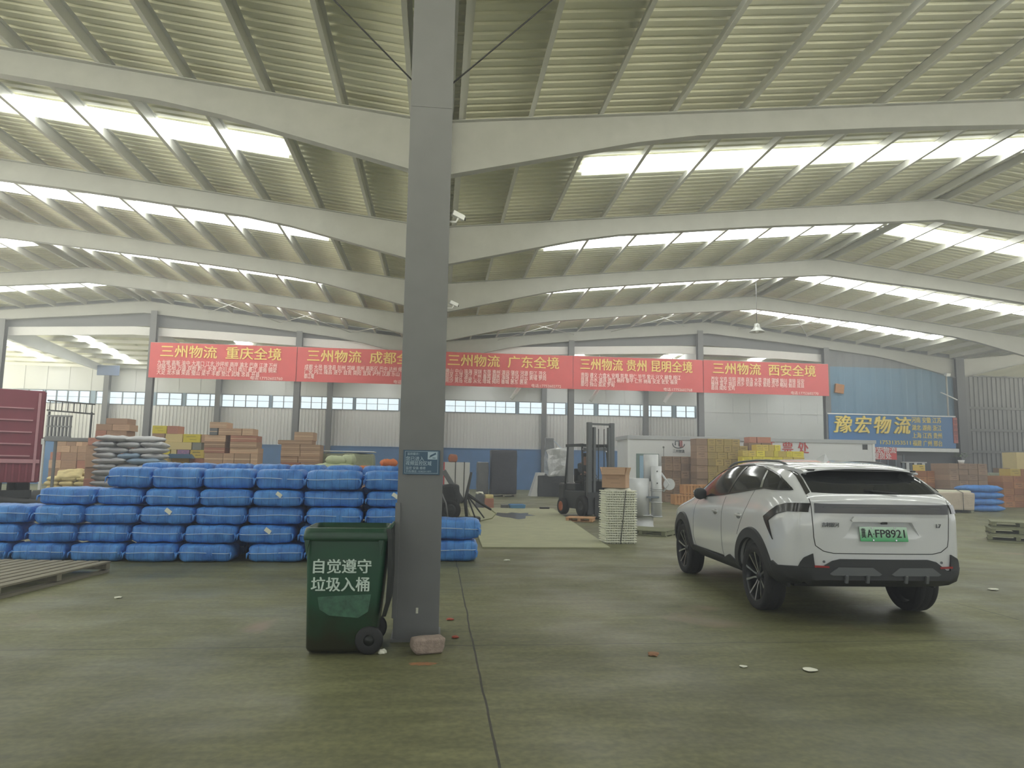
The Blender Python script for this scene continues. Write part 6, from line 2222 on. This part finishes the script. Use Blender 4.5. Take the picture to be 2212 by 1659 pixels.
# dark ribbed sheets against the side bay wall
SB = empty('sheet_stack', (30.9, 40.5, 0))
tag(SB, 'stack of dark ribbed sheets before the grey side wall', 'sheets')
for k in range(8):
    q = MB(); q.bounds(-1.35, 1.35, -.4, .4, 1.45 + .09 * k, 1.45 + .09 * k + .05); q.build('ribbed_sheet', M_forkdk, SB)
q = MB(); q.bounds(-1.3, 1.3, -.38, .38, 0, 1.45); q.build('trestle_box', M_forkdk, SB)
carton(at(2136, 1000, 33).x, at(2163, 1000, 33).x, 33.0, 33.8, 0, at(2150, 1021, 33).z, mat('mint_case', rgb(170, 182, 160), .6), 'pale mint case behind the blue sacks at right', None, 'mint_case', 'case')
carton(at(2163, 1000, 34.5).x, at(2182, 1000, 34.5).x, 34.5, 35.1, 0, at(2170, 1011, 34.5).z, CARDG[0], 'brown grey carton behind the right orange pile', None)
carton(at(2196, 1000, 36).x, at(2225, 1000, 36).x, 36.0, 37.0, 0, at(2200, 977, 36).z, CREAM, 'tall cream carton beyond the right orange pile at the edge', None)
def plant(name, loc, hgt, label, pot=True):
    e = empty(name, loc)
    tag(e, label, 'plant')
    q = MB(); q.lathe([(0, 0), (.10, 0), (.14, .16), (.12, .16), (.11, .13), (0, .13)], None, 18); q.build('pot', M_white, e)
    q = MB(); q.tube([(0, 0, .12), (.03, .01, .12 + hgt * .3), (-.02, 0, .12 + hgt * .6)], [.02, .015, .01], 6); q.build('stem', M_mach, e)
    q = MB()
    r2 = random.Random(len(label))
    for k in range(90):
        a, b = r2.uniform(0, 2 * PI), r2.uniform(-.2, 1)
        c = Vector((math.cos(a) * r2.uniform(.05, .45), math.sin(a) * r2.uniform(.05, .3), .12 + hgt * (.45 + .5 * b)))
        d = Vector((r2.uniform(-1, 1), r2.uniform(-1, 1), r2.uniform(-.2, .8))).normalized() * .11
        s_ = d.cross(Vector((0, 0, 1))).normalized() * .025
        q._add([c, c + d * .5 + s_, c + d, c + d * .5 - s_], [(0, 1, 2, 3)])
    q.build('foliage', mat('leaf_green', rgb(92, 112, 78), .6), e)
plant('potted_plant', (at(2080, 1000, 30.5).x, 30.6, at(2070, 1001, 30).z), .35, 'potted plant with spreading leaves on the square brown pile')
plant('potted_plant', (at(2001, 1050, 30).x, 30.1, 0), .8, 'potted shrub on the floor before the small orange pile')
lam = empty('floodlight_pole', (at(2046, 850, 36.25).x, 36.25, 4.68))
tag(lam, 'thin pale pole with a floodlight, standing on the blue signboard top', 'floodlight')
q = MB(); q.tube([(0, 0, 0), (0, 0, 2.25)], .045, 8); q.build('pole', M_rope, lam)
q = MB(); q.tube([(-.45, -.1, 1.3), (.5, -.1, .9)], .035, 8); q.build('arm', M_white, lam)
q = MB(); q.box((0, -.1, 2.3), (.25, .2, .18), (R(20), 0, 0), .02); q.build('lamp_head', M_white, lam)
q = MB(); q.box((21.75, Y_GABLE + .02, 6.05), (.5, .14, .5), (0, R(8), 0), .02)
tag(q.build('patched_box', CARDO[0]), 'brown patch box fixed on the blue sheet wall right of the banners', 'box')
# pendant lamp
PL = empty('pendant_lamp', (12.95, 27.5, 7.2))
tag(PL, 'unlit grey bell lamp on a long rod under the right roof ridge', 'lamp')
q = MB(); q.lathe([(.05, .36), (.10, .34), (.12, .22), (.16, .14), (.30, .02), (.31, 0), (.29, 0), (.14, .12), (.0, .14)], None, 28); q.build('lamp_shade', mat('lamp_grey', rgb(172, 174, 170), .4, .3), PL)
q = MB(); q.tube([(0, 0, .34), (0, 0, 2.1)], .012, 6); q.build('rod', M_steel, PL)
q = MB(); bmesh.ops.create_uvsphere(q.bm, u_segments=14, v_segments=10, radius=.08, matrix=Matrix.Translation((0, 0, .06))); q.build('bulb', M_white, PL)
# rod bracing in the last roof bay, and struts under the banner
for k, (xa, xb) in enumerate(((-11.5, -8.0), (-8.0, -4.5), (-4.5, -1.0), (3.0, 7.0), (9.0, 13.0), (16.0, 20.0))):
    z_ = lambda x: roof_z(x) - .42
    for j in (0, 1):
        ya, yb = (30.6, 36.2) if j == 0 else (36.2, 30.6)
        q = MB(); q.tube([(xa, ya, z_(xa)), (xb, yb, z_(xb))], .014, 5)
        struct(q.build('trim_%d' % pn, M_rope)); pn += 1
for x in (3.8, 8.0, 12.0):
    q = MB(); q.tube([(x, Y_GABLE + .3, 5.05), (x + .5, Y_GABLE + .3, 5.8)], .10, 8)
    q.tube([(x + .5, Y_GABLE + .3, 5.8), (x + .5, Y_GABLE + .3, 7.5)], .03, 6)
    struct(q.build('trim_%d' % pn, M_white)); pn += 1
# ------------------------------------------------------------ the thin haze that fills the hall
hz = MB()
hz.bounds(XL - 7, 61, Y_NEAR - 9, 63, -0.4, 12)
M_haze = bpy.data.materials.new('thin_haze')
M_haze.use_nodes = True
_n = M_haze.node_tree
_n.nodes.clear()
_v = _n.nodes.new('ShaderNodeVolumeScatter')
_v.inputs['Color'].default_value = (0.93, 0.96, 1.0, 1)
_v.inputs['Density'].default_value = 0.007
_v.inputs['Anisotropy'].default_value = 0.45
_oo = _n.nodes.new('ShaderNodeOutputMaterial')
_n.links.new(_v.outputs[0], _oo.inputs['Volume'])
tag(hz.build('haze', M_haze), 'thin pale haze filling the whole hall', 'haze', None, 'stuff')
